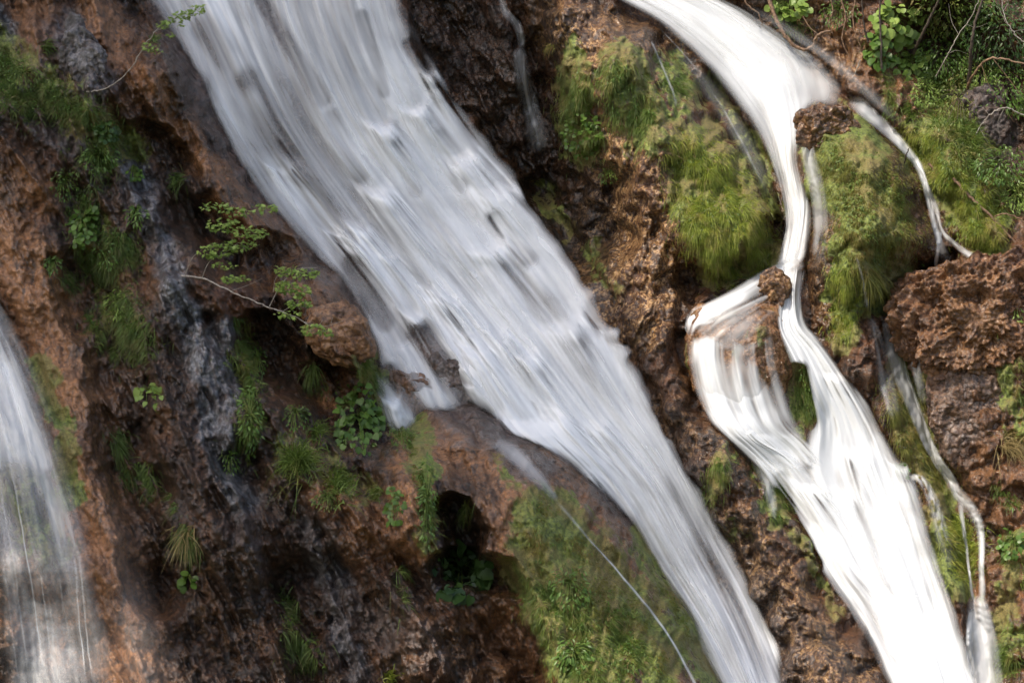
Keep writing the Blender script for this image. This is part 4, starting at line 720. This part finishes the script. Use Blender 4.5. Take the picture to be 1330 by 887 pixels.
branch('curved reddish root looping out of the bank above the upper chute', [([(995,-10,.1),(1008,25,.15),(1022,50,.18),(1040,64,.2),(1056,60,.25),(1062,46,.3),(1078,40,.3)], .020, .012)], M_BROWN, [([(1043,22,.15),(1052,36,.2),(1064,46,.3)], .007), ([(1068,48,.3),(1078,58,.3),(1086,68,.2)], .007), ([(1074,25,.2),(1082,45,.25)], .006)], name='root', cat='root')
branch('thin pale stick leaning on the red bank above the upper chute', [([(1117,78,.25),(1112,92,.2),(1107,102,.15)], .006, .004)], M_BARK, name='stick', cat='stick')
branch('short orange twig lying on the red bank', [([(1183,106,.2),(1192,116,.2),(1198,120,.2)], .007, .005)], M_BROWN, name='stick', cat='stick')
branch('dark leaning trunk of a sapling at the top edge among the bushes', [([(1186,70,.3),(1198,45,.6),(1212,15,.8),(1226,-12,1.)], .016, .010)], M_DBARK, name='sapling', cat='sapling')
branch('upright dark stem left of the round leaved plants', [([(1146,90,.2),(1144,50,.3),(1142,-10,.4)], .012, .008)], M_DBARK, name='sapling', cat='sapling')
branch('slender dark stem by the curved root', [([(1127,55,.2),(1122,30,.3),(1119,-10,.4)], .010, .007)], M_DBARK, name='sapling', cat='sapling')
branch('tall dark stem crossing the top right bushes', [([(1258,110,.4),(1262,60,.8),(1268,25,.9),(1280,-12,1.)], .018, .010)], M_DBARK, name='sapling', cat='sapling')
branch('forked brown branch bending right in front of the half hidden grey rock', [([(1256,115,.4),(1264,98,.7),(1280,80,.9),(1295,76,1.),(1340,86,1.1)], .014, .008)], M_BROWN, [([(1290,77,1.),(1308,100,1.),(1332,132,1.)], .006), ([(1275,85,.9),(1284,110,.9),(1300,135,.9),(1318,160,.9)], .004)])
branch('bare white twigs sticking out at the top right corner', [([(1340,60,1.2),(1325,52,1.2),(1312,36,1.2),(1304,20,1.2),(1300,-8,1.2)], .006, .004)], M_BARK, [([(1306,30,1.2),(1300,16,1.2),(1296,8,1.2)], .003), ([(1316,42,1.2),(1322,40,1.2),(1332,38,1.2)], .003), ([(1304,14,1.2),(1310,4,1.2)], .003), ([(1312,36,1.2),(1311,46,1.2)], .003)])
branch('long fallen brown stick lying down the right slope', [([(1238,232,.12),(1262,258,.16),(1290,285,.16),(1318,315,.16),(1345,345,.16)], .014, .010)], M_BROWN, name='stick', cat='stick')
branch('short fallen stick above the long one on the green slope', [([(1206,212,.1),(1214,222,.12),(1223,236,.1)], .012, .010)], M_BROWN, name='stick', cat='stick')
branch('stub of dark stick poking from the mossy boulder beside the stream', [([(1174,212,.05),(1177,203,.15),(1180,193,.2)], .007, .005)], M_DBARK, name='stick', cat='stick')
branch('pale stick standing by the top edge of the upper chute', [([(893,20,.15),(889,8,.2),(885,-8,.2)], .008, .007)], M_BARK, name='stick', cat='stick')
branch('thin dead twig sagging below the long fallen stick', [([(1292,282,.1),(1305,278,.2),(1325,285,.2),(1345,300,.2)], .007, .005)], M_BROWN, name='stick', cat='stick')
branch('dead twiggy branch hanging over the tall grass at the top right', [([(1330,150,.7),(1305,140,.75),(1285,150,.7),(1270,170,.6),(1262,195,.5)], .006, .004)], M_BARK, [([(1305,140,.75),(1296,160,.7),(1300,185,.6)], .004), ([(1285,150,.7),(1276,140,.7),(1262,138,.7)], .003), ([(1272,166,.6),(1282,184,.6),(1290,200,.5)], .003)])
branch('bare pale branch arching between the dark stems at the top right', [([(1215,100,.5),(1232,70,.8),(1245,45,.9),(1262,22,1.),(1275,-8,1.1)], .006, .004)], M_BARK, [([(1232,70,.8),(1242,66,.8),(1256,70,.8)], .003), ([(1245,45,.9),(1236,28,.9),(1232,5,.9)], .004), ([(1255,32,.95),(1268,36,.9),(1284,30,.9)], .003)])
branch('tangled brown roots hanging on the red bank left of the round leaved plants', [([(1090,-8,.2),(1098,20,.2),(1094,50,.18),(1104,78,.15)], .009, .005), ([(1112,-8,.2),(1108,30,.2),(1118,62,.18)], .007, .004), ([(1075,-8,.2),(1082,12,.2),(1076,30,.18)], .007, .004)], M_BROWN, [([(1096,40,.2),(1106,46,.2),(1112,58,.18)], .004)], name='root', cat='root')
branch('short grey root curling at the top edge above the upper chute', [([(965,-8,.2),(972,8,.2),(985,18,.18),(990,32,.12)], .009, .005)], M_BROWN, name='root', cat='root')
